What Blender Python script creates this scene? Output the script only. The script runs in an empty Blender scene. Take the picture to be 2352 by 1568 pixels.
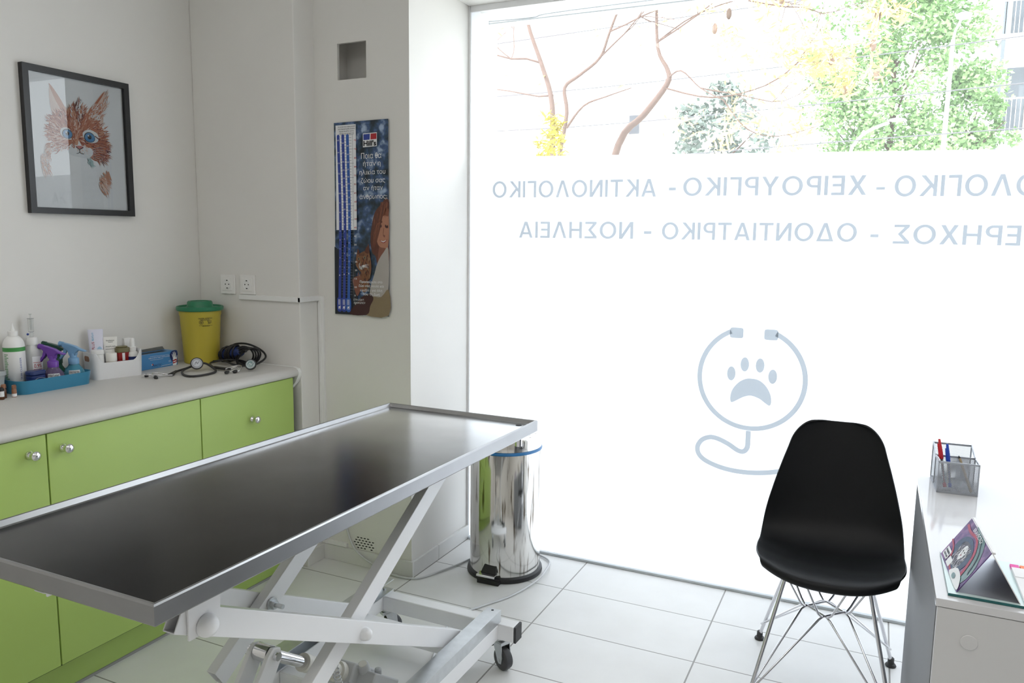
import bpy, bmesh, math, random
from mathutils import Vector, Matrix
random.seed(11)
sc = bpy.context.scene
COL = sc.collection
PI = math.pi
V = Vector

# ------------------------------------------------------------------ camera, sky, sun, exposure
cd = bpy.data.cameras.new('camera'); cam = bpy.data.objects.new('camera', cd); COL.objects.link(cam)
cd.sensor_width = 36.0; cd.lens = 1780.17 * 36 / 2352; cd.clip_start = .05; cd.clip_end = 400
def cam_matrix(pitch, roll, yaw, loc):
    fw = V((-math.sin(yaw)*math.cos(pitch), math.cos(yaw)*math.cos(pitch), -math.sin(pitch)))
    r = V((math.cos(yaw), math.sin(yaw), 0)); u = r.cross(fw)
    r2 = r*math.cos(roll) + u*math.sin(roll); u2 = -r*math.sin(roll) + u*math.cos(roll)
    m = Matrix((r2, u2, -fw)).transposed().to_4x4(); m.translation = loc
    return m
cam.matrix_world = cam_matrix(.1320, .0121, .4391, V((0, 0, 1.414)))
sc.camera = cam
w = bpy.data.worlds.new('sky'); sc.world = w; w.use_nodes = True
bg = w.node_tree.nodes['Background']; bg.inputs[0].default_value = (.89, .945, 1, 1); bg.inputs[1].default_value = 5.2
sun = bpy.data.lights.new('sun', 'SUN'); sun.energy = 4.5; sun.angle = .02; sun.color = (1, .95, .86)
so = bpy.data.objects.new('sun', sun); COL.objects.link(so)
so.rotation_euler = (math.radians(48), 0, math.radians(-28))
por = bpy.data.lights.new('window_daylight', 'AREA'); por.shape = 'RECTANGLE'; por.size = 3.3; por.size_y = 2.4
por.cycles.is_portal = True
po = bpy.data.objects.new('window_daylight', por); COL.objects.link(po); po.location = (-.05, 3.14, 1.2); po.rotation_euler = (-PI/2, 0, 0)
def add_fill(x, y, watts, sx=1.2, sy=.6):
    l = bpy.data.lights.new('added_fill', 'AREA'); l.shape = 'RECTANGLE'; l.size = sx; l.size_y = sy; l.energy = watts; l.color = (1, .965, .91)
    o = bpy.data.objects.new('added_fill', l); COL.objects.link(o); o.location = (x, y, 2.93)
add_fill(.5, 1.0, 10); add_fill(-1.1, -.2, 15)  # two unseen area lights added overhead to brighten the room
vs = sc.view_settings
sc.display_settings.display_device = 'sRGB'
vs.view_transform = 'Standard'; vs.look = 'None'; vs.gamma = 1; vs.use_curve_mapping = False; vs.exposure = 0.2
sc.cycles.max_bounces = 12; sc.cycles.diffuse_bounces = 6; sc.cycles.glossy_bounces = 5
sc.cycles.transmission_bounces = 8; sc.cycles.transparent_max_bounces = 24
sc.cycles.caustics_reflective = False; sc.cycles.caustics_refractive = False
sc.cycles.sample_clamp_indirect = 6

# ------------------------------------------------------------------ helpers
def srgb(r, g, b):
    f = lambda c: (c/255/12.92) if c/255 <= .04045 else ((c/255+.055)/1.055)**2.4
    return (f(r), f(g), f(b))
MATS = {}
def M(name, col, rough=.5, metal=0., spec=.5, var=.0, scale=8., bump=0., trans=0., coat=0., alpha=1., aniso=0., stretch=None):
    """a Principled material whose colour and surface carry a little procedural variation"""
    m = bpy.data.materials.new(name); m.use_nodes = True; MATS[name] = m
    nt = m.node_tree; p = nt.nodes['Principled BSDF']
    p.inputs['Base Color'].default_value = (*col, 1); p.inputs['Roughness'].default_value = rough
    p.inputs['Metallic'].default_value = metal; p.inputs['Specular IOR Level'].default_value = spec
    p.inputs['Transmission Weight'].default_value = trans; p.inputs['Coat Weight'].default_value = coat
    p.inputs['Alpha'].default_value = alpha; p.inputs['Anisotropic'].default_value = aniso
    if var or bump:
        tc = nt.nodes.new('ShaderNodeTexCoord'); mp = nt.nodes.new('ShaderNodeMapping'); nz = nt.nodes.new('ShaderNodeTexNoise')
        nt.links.new(tc.outputs['Object'], mp.inputs[0]); nt.links.new(mp.outputs[0], nz.inputs['Vector'])
        mp.inputs['Scale'].default_value = stretch or (1, 1, 1)
        nz.inputs['Scale'].default_value = scale; nz.inputs['Detail'].default_value = 4
        if var:
            mx = nt.nodes.new('ShaderNodeMix'); mx.data_type = 'RGBA'
            mx.inputs['A'].default_value = (*[c*(1-var) for c in col], 1); mx.inputs['B'].default_value = (*[min(1, c*(1+var)) for c in col], 1)
            nt.links.new(nz.outputs['Fac'], mx.inputs['Factor']); nt.links.new(mx.outputs['Result'], p.inputs['Base Color'])
        if bump:
            bp = nt.nodes.new('ShaderNodeBump'); bp.inputs['Strength'].default_value = bump; bp.inputs['Distance'].default_value = .002
            nt.links.new(nz.outputs['Fac'], bp.inputs['Height']); nt.links.new(bp.outputs[0], p.inputs['Normal'])
    return m
TM = {}
def root_of(o):
    while o.parent: o = o.parent
    return o
def tag(o, label=None, cat=None, group=None, kind=None):
    if label: o['label'] = label
    if cat: o['category'] = cat
    if group: o['group'] = group
    if kind: o['kind'] = kind
    return o
def thing(name, label, cat, loc=(0, 0, 0), rz=0., group=None, kind=None):
    o = bpy.data.objects.new(name, None); COL.objects.link(o); o.empty_display_size = .05
    o.location = loc; o.rotation_euler = (0, 0, rz)
    TM[o] = Matrix.Translation(V(loc)) @ Matrix.Rotation(rz, 4, 'Z')
    return tag(o, label, cat, group, kind)
class B:
    """collects shapes and links them as one mesh object"""
    def __init__(s): s.bm = bmesh.new(); s.mi = 0
    def _f(s, vs):
        try: f = s.bm.faces.new(vs); f.material_index = s.mi; return f
        except ValueError: return None
    def poly(s, pts): return s._f([s.bm.verts.new(p) for p in pts])
    def box(s, lo, hi, m=None):
        x0, y0, z0 = lo; x1, y1, z1 = hi
        c = [V(p) for p in ((x0,y0,z0),(x1,y0,z0),(x1,y1,z0),(x0,y1,z0),(x0,y0,z1),(x1,y0,z1),(x1,y1,z1),(x0,y1,z1))]
        if m: c = [m @ p for p in c]
        v = [s.bm.verts.new(p) for p in c]
        for q in ((0,3,2,1),(4,5,6,7),(0,1,5,4),(1,2,6,5),(2,3,7,6),(3,0,4,7)): s._f([v[i] for i in q])
        return s
    def bar(s, p0, p1, w, h, up=(0, 0, 1), hollow=0):
        """rectangular bar from p0 to p1; w across, h along up"""
        p0, p1 = V(p0), V(p1); d = (p1-p0).normalized(); sd = d.cross(V(up)).normalized(); u = sd.cross(d)
        def ring(p, a, b): return [s.bm.verts.new(p+sd*x*a/2+u*y*b/2) for x, y in ((-1,-1),(1,-1),(1,1),(-1,1))]
        A, Bb = ring(p0, w, h), ring(p1, w, h)
        for i in range(4): s._f([A[i], A[(i+1)%4], Bb[(i+1)%4], Bb[i]])
        if hollow:
            t = hollow; a, b = ring(p0, w-2*t, h-2*t), ring(p1, w-2*t, h-2*t)
            for i in range(4):
                j = (i+1) % 4
                s._f([a[j], a[i], b[i], b[j]]); s._f([A[j], A[i], a[i], a[j]]); s._f([Bb[i], Bb[j], b[j], b[i]])
        else: s._f(A[::-1]); s._f(Bb)
        return s
    def prism(s, pts, a, b, axis='z'):
        """polygon in two axes, extruded from a to b along axis"""
        def P(p, t): return {'z': (p[0], p[1], t), 'y': (p[0], t, p[1]), 'x': (t, p[0], p[1])}[axis]
        A = [s.bm.verts.new(P(p, a)) for p in pts]; C = [s.bm.verts.new(P(p, b)) for p in pts]; n = len(pts)
        s._f(A[::-1]); s._f(C)
        for i in range(n): s._f([A[i], A[(i+1)%n], C[(i+1)%n], C[i]])
        return s
    def lathe(s, prof, c=(0, 0, 0), n=32, m=None, sx=1., sy=1., cap=True):
        rings = []
        for r, z in prof:
            ring = []
            for i in range(n):
                p = V((c[0]+r*sx*math.cos(2*PI*i/n), c[1]+r*sy*math.sin(2*PI*i/n), c[2]+z))
                ring.append(s.bm.verts.new(m @ p if m else p))
            rings.append(ring)
        for a, b in zip(rings, rings[1:]):
            for i in range(n): s._f([a[i], a[(i+1)%n], b[(i+1)%n], b[i]])
        if cap: s._f(rings[0][::-1]); s._f(rings[-1])
        return s
    def cyl(s, p0, p1, r, r1=None, n=20):
        p0, p1 = V(p0), V(p1); d = p1-p0; L = d.length
        m = Matrix.Translation(p0) @ d.to_track_quat('Z', 'Y').to_matrix().to_4x4()
        return s.lathe([(r, 0), (r if r1 is None else r1, L)], n=n, m=m)
    def dome(s, p, d, r, h, n=20, k=5):
        d = V(d); m = Matrix.Translation(V(p)) @ d.to_track_quat('Z', 'Y').to_matrix().to_4x4()
        return s.lathe([(r*math.cos(PI/2*i/k*.98), h*math.sin(PI/2*i/k)) for i in range(k+1)], n=n, m=m)
    def tube(s, pts, r, n=8, closed=False, smooth=0):
        pts = [V(p) for p in pts]
        if smooth:
            n0 = len(pts); pts = crom(pts, smooth, closed)
            if isinstance(r, (list, tuple)): r = [lerp_tab([(j/(n0-1), q) for j, q in enumerate(r)], i/(len(pts)-1)) for i in range(len(pts))]
        N = len(pts); rings = []; prev = None
        for i, p in enumerate(pts):
            if closed: t = (pts[(i+1)%N]-pts[i-1])
            else: t = pts[min(i+1, N-1)]-pts[max(i-1, 0)]
            if t.length < 1e-9: t = V((0,0,1))
            t.normalize()
            if prev is None:
                a = t.cross(V((0,0,1)));
                if a.length < 1e-3: a = t.cross(V((1,0,0)))
            else: a = prev - t*prev.dot(t)
            a.normalize(); prev = a; b = t.cross(a)
            rr = r[i] if isinstance(r, (list, tuple)) else r
            rings.append([s.bm.verts.new(p + a*rr*math.cos(2*PI*k/n) + b*rr*math.sin(2*PI*k/n)) for k in range(n)])
        for i in range(N if closed else N-1):
            A, C = rings[i], rings[(i+1)%N]
            for k in range(n): s._f([A[k], A[(k+1)%n], C[(k+1)%n], C[k]])
        if not closed: s._f(rings[0][::-1]); s._f(rings[-1])
        return s
    def sphere(s, c, r, n=16, sx=1, sy=1, sz=1):
        bmesh.ops.create_uvsphere(s.bm, u_segments=n, v_segments=max(6, n//2), radius=r, matrix=Matrix.Translation(V(c)) @ Matrix.Diagonal((sx, sy, sz, 1)))
        return s
    def done(s, name, mats, parent=None, world=False, smooth=35, bevel=0., seg=2, loc=None, solid=0., sub=0):
        if not isinstance(mats, (list, tuple)): mats = [mats]
        me = bpy.data.meshes.new(name)
        bmesh.ops.recalc_face_normals(s.bm, faces=s.bm.faces) if world is not None else None
        s.bm.to_mesh(me); s.bm.free()
        for m in mats: me.materials.append(m)
        o = bpy.data.objects.new(name, me); COL.objects.link(o)
        if parent is not None:
            o.parent = parent
            if world: me.transform(TM[root_of(parent)].inverted())
        elif loc is not None:
            o.location = loc
        if smooth:
            for p in me.polygons: p.use_smooth = True
            me.set_sharp_from_angle(angle=math.radians(smooth))
        if solid:
            q = o.modifiers.new('thickness', 'SOLIDIFY'); q.thickness = solid; q.offset = 0
        if sub:
            q = o.modifiers.new('smooth', 'SUBSURF'); q.levels = sub; q.render_levels = sub
        if bevel:
            q = o.modifiers.new('edges', 'BEVEL'); q.width = bevel; q.segments = seg; q.limit_method = 'ANGLE'; q.angle_limit = math.radians(40)
        if parent is None and loc is not None: TM[o] = Matrix.Translation(V(loc))
        elif parent is None: TM[o] = Matrix()
        return o
def crom(pts, k, closed=False):
    out = []; n = len(pts); rng = range(n if closed else n-1)
    for i in rng:
        g = (lambda j: pts[j % n]) if closed else (lambda j: pts[max(0, min(n-1, j))])
        p0, p1, p2, p3 = g(i-1), g(i), g(i+1), g(i+2)
        for j in range(k):
            t = j/k
            out.append(.5*((2*p1)+(p2-p0)*t+(2*p0-5*p1+4*p2-p3)*t*t+(3*p1-p0-3*p2+p3)*t**3))
    if not closed: out.append(pts[-1])
    return out
def lerp_tab(tab, t):
    for (a, x), (b, y) in zip(tab, tab[1:]):
        if t <= b: return x + (y-x)*(t-a)/(b-a)
    return tab[-1][1]
def text(parent, s, o, r, u, w=None, h=None, mat=None, name='lettering', world=False, align='l', push=0., wrap=None, bold=0., shear=0.):
    """lettering as a flat mesh: box origin o (lower left), reading direction r, up direction u, fitted to w x h"""
    cu = bpy.data.curves.new('t', 'FONT'); cu.body = s; cu.size = 1; cu.space_line = 1.0; cu.offset = bold; cu.shear = shear
    if align == 'c': cu.align_x = 'CENTER'
    ob = bpy.data.objects.new('t', cu); COL.objects.link(ob)
    dg = bpy.context.evaluated_depsgraph_get(); me = bpy.data.meshes.new_from_object(ob.evaluated_get(dg))
    bpy.data.objects.remove(ob); bpy.data.curves.remove(cu)
    xs = [v.co.x for v in me.vertices]; ys = [v.co.y for v in me.vertices]
    x0, x1, y0, y1 = min(xs), max(xs), min(ys), max(ys)
    if w and h: kx, ky = w/(x1-x0), h/(y1-y0)
    elif w: kx = ky = w/(x1-x0)
    else: kx = ky = h/(y1-y0)
    r, u, o = V(r).normalized(), V(u).normalized(), V(o); n = r.cross(u)
    for v in me.vertices:
        a, b = (v.co.x-x0)*kx, (v.co.y-y0)*ky
        v.co = wrap(a, b) if wrap else o + r*a + u*b + n*push
    for p in me.polygons: p.use_smooth = False
    me.materials.clear(); me.materials.append(mat)
    q = bpy.data.objects.new(name, me); COL.objects.link(q); me.name = name
    if parent is not None:
        q.parent = parent
        if world: me.transform(TM[root_of(parent)].inverted())
    return q
class Art(B):
    """flat printed picture: polygons in picture coordinates, stacked a hair apart"""
    def __init__(s, o, r, u, mats):
        super().__init__(); s.o, s.r, s.u = V(o), V(r), V(u); s.n = s.r.normalized().cross(s.u.normalized()); s.k = 0; s.i = 0; s.mats = mats
    warp = None
    def P(s, p):
        if s.warp: p = s.warp(p[0], p[1])
        return s.o + s.r*p[0] + s.u*p[1] + s.n*(s.k*.00006+s.i*.0000025+.0004)
    def shape(s, pts, mi, step=True):
        if step: s.k += 1; s.i = 0
        else: s.i = (s.i+1) % 60
        s.mi = mi
        f = s.poly([s.P(p) for p in pts])
        if f and f.normal is not None:
            f.normal_update()
            if f.normal.dot(s.n) < 0: f.normal_flip()
    def oval(s, c, a, b, mi, n=24, rot=0., step=True):
        s.shape([(c[0]+a*math.cos(t)*math.cos(rot)-b*math.sin(t)*math.sin(rot), c[1]+a*math.cos(t)*math.sin(rot)+b*math.sin(t)*math.cos(rot)) for t in [2*PI*i/n for i in range(n)]], mi, step)
    def stroke(s, p, q, w0, mi, bend=0., w1=0.):
        p, q = V(p), V(q); d = q-p
        if d.length < 1e-9: return
        nn = V((-d.y, d.x)).normalized(); m = (p+q)/2 + nn*bend
        s.shape([p-nn*w0/2, m-nn*(w0+w1)/4*1.2, q-nn*w1/2, q+nn*w1/2, m+nn*(w0+w1)/4*1.2, p+nn*w0/2] if w1 else [p-nn*w0/2, m-nn*w0*.4, q, m+nn*w0*.4, p+nn*w0/2], mi, False)
    def line(s, pts, w, mi):
        for a, b in zip(pts, pts[1:]): s.stroke(a, b, w, mi, 0, w)
    def ribbon(s, pts, wd, mi):
        s.k += 1; s.i = 0; A = []
        for j, p in enumerate(pts):
            d = (V(pts[min(len(pts)-1, j+1)])-V(pts[max(0, j-1)])); n = V((-d.y, d.x)).normalized()*wd/2; A.append((V(p)+n, V(p)-n))
        s.mi = mi
        for (a, c), (d, e) in zip(A, A[1:]): s.poly([s.P(a), s.P(c), s.P(e), s.P(d)])
    def smooth_shape(s, pts, mi, k=5): s.shape([tuple(p) for p in crom([V((p[0], p[1])) for p in pts], k, True)], mi)
    def finish(s, name, parent, world=False):
        return s.done(name, s.mats, parent, world=None if not world else None, smooth=0) if not world else s._w(name, parent)
    def _w(s, name, parent):
        o = s.done(name, s.mats, parent, world=None, smooth=0)
        o.data.transform(TM[root_of(parent)].inverted()); return o

# ------------------------------------------------------------------ materials
M('wall_paint', (.78, .765, .735), .75, var=.03, scale=3, bump=.06)
M('ceiling_paint', (.8, .8, .79), .8, var=.02, scale=2)
M('white_lacquer', (.82, .82, .83), .3, var=.02, scale=6)
M('white_steel', (.86, .865, .88), .28, var=.02, scale=5)
M('white_plastic', (.84, .84, .83), .35, var=.02, scale=10)
M('ivory_plastic', (.74, .69, .6), .4, var=.03)
M('socket_white', (.85, .84, .82), .3, var=.02)
M('black_plastic', (.012, .012, .014), .42, var=.1)
M('chair_black', (.005, .0055, .007), .5, spec=.28, var=.1, scale=40, bump=.05)
M('rubber', (.03, .03, .032), .55, var=.15)
M('tyre_grey', (.06, .06, .065), .5, var=.1)
M('green_front', (.40, .55, .14), .38, var=.035, scale=4)
M('green_dark', (.03, .05, .01), .6, var=.1)
M('counter_laminate', (.60, .585, .56), .45, var=.05, scale=260)
M('steel_chrome', (.8, .8, .82), .09, 1, var=.03)
M('zinc', (.60, .62, .635), .34, 1, var=.16, scale=34)
M('wire_chrome', (.72, .72, .75), .16, 1, var=.03)
M('motor_grey', (.6, .61, .62), .45, var=.04)
M('cream_plastic', (.78, .76, .7), .4, var=.03)
M('dark_gap', (.01, .01, .01), .8, var=.1)
M('mortar', (.32, .32, .31), .8, var=.1)
M('film_text', (.60, .66, .72), .5, var=.01)
M('frame_black', (.010, .010, .011), .38, var=.1)
M('print_white', (.94, .94, .96), .6, var=.01)
M('yellow_bin', (.54, .44, .05), .4, var=.03)
M('green_lid', (.02, .19, .09), .4, var=.05)
M('ink_black', (.015, .015, .02), .6, var=.1)
M('ink_white', (.82, .83, .85), .5, var=.01)
M('ink_red', (.42, .02, .03), .5, var=.05)
M('ink_blue', (.03, .06, .33), .5, var=.05)
M('ink_cyan', (.12, .45, .65), .5, var=.03)
M('ink_green', (.06, .30, .07), .45, var=.05)
M('clear_plastic', (.93, .95, .95), .12, trans=.92, var=.01)
M('tray_blue', (.06, .35, .58), .3, trans=.35, var=.05)
M('saline_plastic', (.86, .87, .87), .22, trans=.35, var=.02); M('frosted_box', (.80, .86, .87), .4, trans=.6, var=.02)
M('purple_plastic', (.16, .05, .38), .32, var=.08)
M('purple_liquid', (.15, .11, .22), .12, trans=.35, var=.05)
M('lightblue_plastic', (.25, .50, .80), .32, trans=.25, var=.05)
M('cyan_liquid', (.10, .42, .60), .12, trans=.45, var=.05)
M('darkgreen_plastic', (.012, .07, .045), .32, var=.08)
M('green_liquid', (.03, .16, .09), .12, trans=.35, var=.05)
M('navy_plastic', (.012, .03, .14), .35, var=.1)
M('glove_blue', (.07, .26, .56), .4, var=.06)
M('cardboard', (.42, .36, .28), .8, var=.06)
M('tube_lilac', (.74, .74, .86), .35, var=.02)
M('tube_cream', (.85, .84, .80), .35, var=.02)
M('olive_lid', (.17, .15, .07), .35, var=.06)
M('red_glass', (.28, .012, .012), .15, var=.05)
M('brown_foil', (.30, .14, .08), .45, var=.15, scale=60)
M('amber_glass', (.10, .035, .012), .1, var=.1)
M('paper', (.84, .84, .86), .7, var=.01)
M('lilac_cover', (.62, .58, .70), .5, var=.03)
M('pink_flag', (.75, .05, .35), .6, var=.02); M('orange_flag', (.9, .22, .08), .6, var=.02)
M('yellow_flag', (.9, .75, .06), .6, var=.02); M('green_flag', (.1, .55, .12), .6, var=.02)
M('teal_edge', (.015, .12, .12), .2, var=.05); M('aqua_sheet', (.62, .76, .76), .15, var=.02)
M('pen_red', (.62, .02, .03), .3, var=.05); M('pen_blue', (.02, .08, .55), .3, var=.05); M('pencil_tan', (.42, .33, .2), .5, var=.05)
M('holder_silver', (.42, .44, .48), .4, .7, var=.04)
M('desk_white', (.70, .70, .725), .10, var=.01)
M('desk_side', (.66, .66, .67), .3, var=.02); M('desk_side_shaded', (.25, .255, .27), .55, spec=.15, var=.03)
M('bag_blue', (.02, .17, .42), .3, var=.08)
M('cable_grey', (.62, .63, .64), .45, var=.03)
M('stucco_white', (.80, .79, .77), .8, var=.04, scale=2)
M('stucco_pink', (.66, .50, .46), .8, var=.05, scale=2)
M('shop_glass', (.12, .14, .16), .15, var=.2, scale=2)
M('bark', (.13, .085, .07), .8, var=.25, scale=20)
M('bark_pale', (.42, .33, .29), .8, var=.2, scale=20)
M('leaf_green', (.25, .40, .17), .6, var=.3, scale=3)
M('leaf_grey', (.20, .25, .22), .6, var=.25, scale=3)
M('leaf_yellow', (.74, .56, .22), .6, var=.22, scale=6)
M('leaf_olive', (.42, .36, .03), .6, var=.3, scale=6)
M('blossom_pink', (.66, .40, .58), .6, var=.2, scale=6)
M('pod_brown', (.20, .14, .11), .8, var=.2)
M('street_grey', (.55, .55, .53), .85, var=.1, scale=2)
M('cable_dark', (.10, .10, .11), .6, var=.1); M('lamp_metal', (.5, .52, .54), .5, .2, var=.05)

def nodes(m): return m.node_tree.nodes, m.node_tree.links
def brushed_steel():
    m = M('brushed_steel', (.50, .50, .51), .3, 1)
    N, L = nodes(m); p = N['Principled BSDF']
    tc = N.new('ShaderNodeTexCoord'); mp = N.new('ShaderNodeMapping'); mp.inputs['Scale'].default_value = (160, 2.5, 160)
    nz = N.new('ShaderNodeTexNoise'); nz.inputs['Scale'].default_value = 4; nz.inputs['Detail'].default_value = 6
    L.new(tc.outputs['Object'], mp.inputs[0]); L.new(mp.outputs[0], nz.inputs['Vector'])
    mr = N.new('ShaderNodeMapRange'); mr.inputs['To Min'].default_value = .17; mr.inputs['To Max'].default_value = .26
    L.new(nz.outputs['Fac'], mr.inputs['Value']); L.new(mr.outputs[0], p.inputs['Roughness'])
    bp = N.new('ShaderNodeBump'); bp.inputs['Strength'].default_value = .05; bp.inputs['Distance'].default_value = .001
    L.new(nz.outputs['Fac'], bp.inputs['Height']); L.new(bp.outputs[0], p.inputs['Normal'])
    n2 = N.new('ShaderNodeTexNoise'); n2.inputs['Scale'].default_value = 5; n2.inputs['Detail'].default_value = 8
    L.new(tc.outputs['Object'], n2.inputs['Vector'])
    # brushed steel: dark near end and bright grazing sheen put into colour by angle
    lw = N.new('ShaderNodeLayerWeight'); lw.inputs['Blend'].default_value = .5
    def math_(op, a, b):
        q = N.new('ShaderNodeMath'); q.operation = op
        for k, x in enumerate((a, b)):
            if isinstance(x, float): q.inputs[k].default_value = x
            else: L.new(x, q.inputs[k])
        return q.outputs[0]
    F = math_('MINIMUM', math_('ADD', math_('MULTIPLY', math_('POWER', lw.outputs['Facing'], 14.), 24.), .08), .85)
    F = math_('MULTIPLY', F, math_('ADD', math_('MULTIPLY', n2.outputs['Fac'], .3), .85))
    cb = N.new('ShaderNodeCombineColor'); [L.new(F, cb.inputs[k]) for k in range(3)]
    gl = N.new('ShaderNodeBsdfGlossy'); L.new(cb.outputs[0], gl.inputs['Color']); L.new(mr.outputs[0], gl.inputs['Roughness']); L.new(bp.outputs[0], gl.inputs['Normal'])
    L.new(gl.outputs[0], N['Material Output'].inputs[0]); N.remove(p)
brushed_steel()
M('rim_steel', (.34, .34, .345), .3, 1, var=.12, scale=9)
def bin_steel():
    m = M('bin_steel', (.66, .65, .63), .07, 1)
    N, L = nodes(m); p = N['Principled BSDF']
    tc = N.new('ShaderNodeTexCoord'); mp = N.new('ShaderNodeMapping'); mp.inputs['Scale'].default_value = (55, 55, 4)
    nz = N.new('ShaderNodeTexNoise'); nz.inputs['Scale'].default_value = 1.2; nz.inputs['Detail'].default_value = 7
    L.new(tc.outputs['Object'], mp.inputs[0]); L.new(mp.outputs[0], nz.inputs['Vector'])
    cr = N.new('ShaderNodeValToRGB'); e = cr.color_ramp.elements; e[0].position = .33; e[0].color = (.16, .13, .10, 1); e[1].position = .44; e[1].color = (.70, .69, .67, 1)
    L.new(nz.outputs['Fac'], cr.inputs[0]); L.new(cr.outputs[0], p.inputs['Base Color'])
    n2 = N.new('ShaderNodeTexNoise'); n2.inputs['Scale'].default_value = 14; L.new(tc.outputs['Object'], n2.inputs['Vector'])
    mr = N.new('ShaderNodeMapRange'); mr.inputs['To Min'].default_value = .03; mr.inputs['To Max'].default_value = .16
    L.new(n2.outputs['Fac'], mr.inputs['Value']); L.new(mr.outputs[0], p.inputs['Roughness'])
bin_steel()
def tile_floor():
    m = M('floor_tile', (.76, .76, .755), .32)
    N, L = nodes(m); p = N['Principled BSDF']
    tc = N.new('ShaderNodeTexCoord'); sp = N.new('ShaderNodeSeparateXYZ'); L.new(tc.outputs['Object'], sp.inputs[0])
    def grid(out, off, size, width):
        a = N.new('ShaderNodeMath'); a.operation = 'SUBTRACT'; a.inputs[1].default_value = off; L.new(out, a.inputs[0])
        b = N.new('ShaderNodeMath'); b.operation = 'PINGPONG'; b.inputs[1].default_value = size/2; L.new(a.outputs[0], b.inputs[0])
        c = N.new('ShaderNodeMath'); c.operation = 'LESS_THAN'; c.inputs[1].default_value = width/2; L.new(b.outputs[0], c.inputs[0]); return c
    gx = grid(sp.outputs[0], -1.0775, .6, .0055); gy = grid(sp.outputs[1], 2.8112, .3158, .0045)
    mxm = N.new('ShaderNodeMath'); mxm.operation = 'MAXIMUM'; L.new(gx.outputs[0], mxm.inputs[0]); L.new(gy.outputs[0], mxm.inputs[1])
    nz = N.new('ShaderNodeTexNoise'); nz.inputs['Scale'].default_value = 7; nz.inputs['Detail'].default_value = 8; L.new(tc.outputs['Object'], nz.inputs['Vector'])
    a = N.new('ShaderNodeMix'); a.data_type = 'RGBA'; a.inputs['A'].default_value = (.70, .695, .68, 1); a.inputs['B'].default_value = (.80, .80, .795, 1)
    L.new(nz.outputs['Fac'], a.inputs['Factor'])
    g = N.new('ShaderNodeMix'); g.data_type = 'RGBA'; g.inputs['B'].default_value = (.27, .26, .245, 1)
    L.new(a.outputs['Result'], g.inputs['A']); L.new(mxm.outputs[0], g.inputs['Factor']); L.new(g.outputs['Result'], p.inputs['Base Color'])
    bp = N.new('ShaderNodeBump'); bp.inputs['Strength'].default_value = .4; bp.inputs['Distance'].default_value = .001; bp.invert = True
    L.new(mxm.outputs[0], bp.inputs['Height']); L.new(bp.outputs[0], p.inputs['Normal'])
tile_floor()
def film():
    m = bpy.data.materials.new('frosted_film'); m.use_nodes = True; MATS['frosted_film'] = m
    N, L = nodes(m); out = N['Material Output']; N.remove(N['Principled BSDF'])
    tr = N.new('ShaderNodeBsdfTranslucent'); tr.inputs[0].default_value = (.79, .805, .85, 1)
    df = N.new('ShaderNodeBsdfDiffuse'); df.inputs[0].default_value = (.72, .73, .75, 1)
    mx = N.new('ShaderNodeMixShader'); mx.inputs[0].default_value = .35
    nz = N.new('ShaderNodeTexNoise'); nz.inputs['Scale'].default_value = 1.1
    mr = N.new('ShaderNodeMapRange'); mr.inputs['To Min'].default_value = .22; mr.inputs['To Max'].default_value = .26
    L.new(nz.outputs['Fac'], mr.inputs['Value']); L.new(mr.outputs[0], mx.inputs[0])
    L.new(tr.outputs[0], mx.inputs[1]); L.new(df.outputs[0], mx.inputs[2]); L.new(mx.outputs[0], out.inputs[0])
    m2 = m.copy(); m2.name = 'film_lettering'; MATS['film_lettering'] = m2
    for n in m2.node_tree.nodes:
        if n.type == 'BSDF_TRANSLUCENT': n.inputs[0].default_value = (.37, .395, .42, 1)
        if n.type == 'BSDF_DIFFUSE': n.inputs[0].default_value = (.52, .58, .64, 1)
film()
MATS['awning_cloth'] = MATS['frosted_film'].copy(); MATS['awning_cloth'].name = 'awning_cloth_thin'
def thin_glass(name, tint=(.97, .985, .98), veil=0., ior=1.5):
    m = bpy.data.materials.new(name); m.use_nodes = True; MATS[name] = m
    N, L = nodes(m); out = N['Material Output']; N.remove(N['Principled BSDF'])
    t = N.new('ShaderNodeBsdfTransparent'); t.inputs[0].default_value = (*tint, 1)
    g = N.new('ShaderNodeBsdfGlossy'); g.inputs['Roughness'].default_value = .0
    f = N.new('ShaderNodeFresnel'); f.inputs[0].default_value = ior
    mx = N.new('ShaderNodeMixShader'); L.new(f.outputs[0], mx.inputs[0]); L.new(t.outputs[0], mx.inputs[1]); L.new(g.outputs[0], mx.inputs[2]); L.new(mx.outputs[0], out.inputs[0])
    if veil:      # pale translucent share added to imitate glare haze over the street view
        d = N.new('ShaderNodeBsdfTranslucent'); d.inputs[0].default_value = (.85, .86, .86, 1)
        m2 = N.new('ShaderNodeMixShader'); m2.inputs[0].default_value = veil
        L.new(t.outputs[0], m2.inputs[1]); L.new(d.outputs[0], m2.inputs[2]); L.new(m2.outputs[0], mx.inputs[1])
thin_glass('window_glass', veil=.055); thin_glass('picture_glass', ior=1.6)
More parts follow.
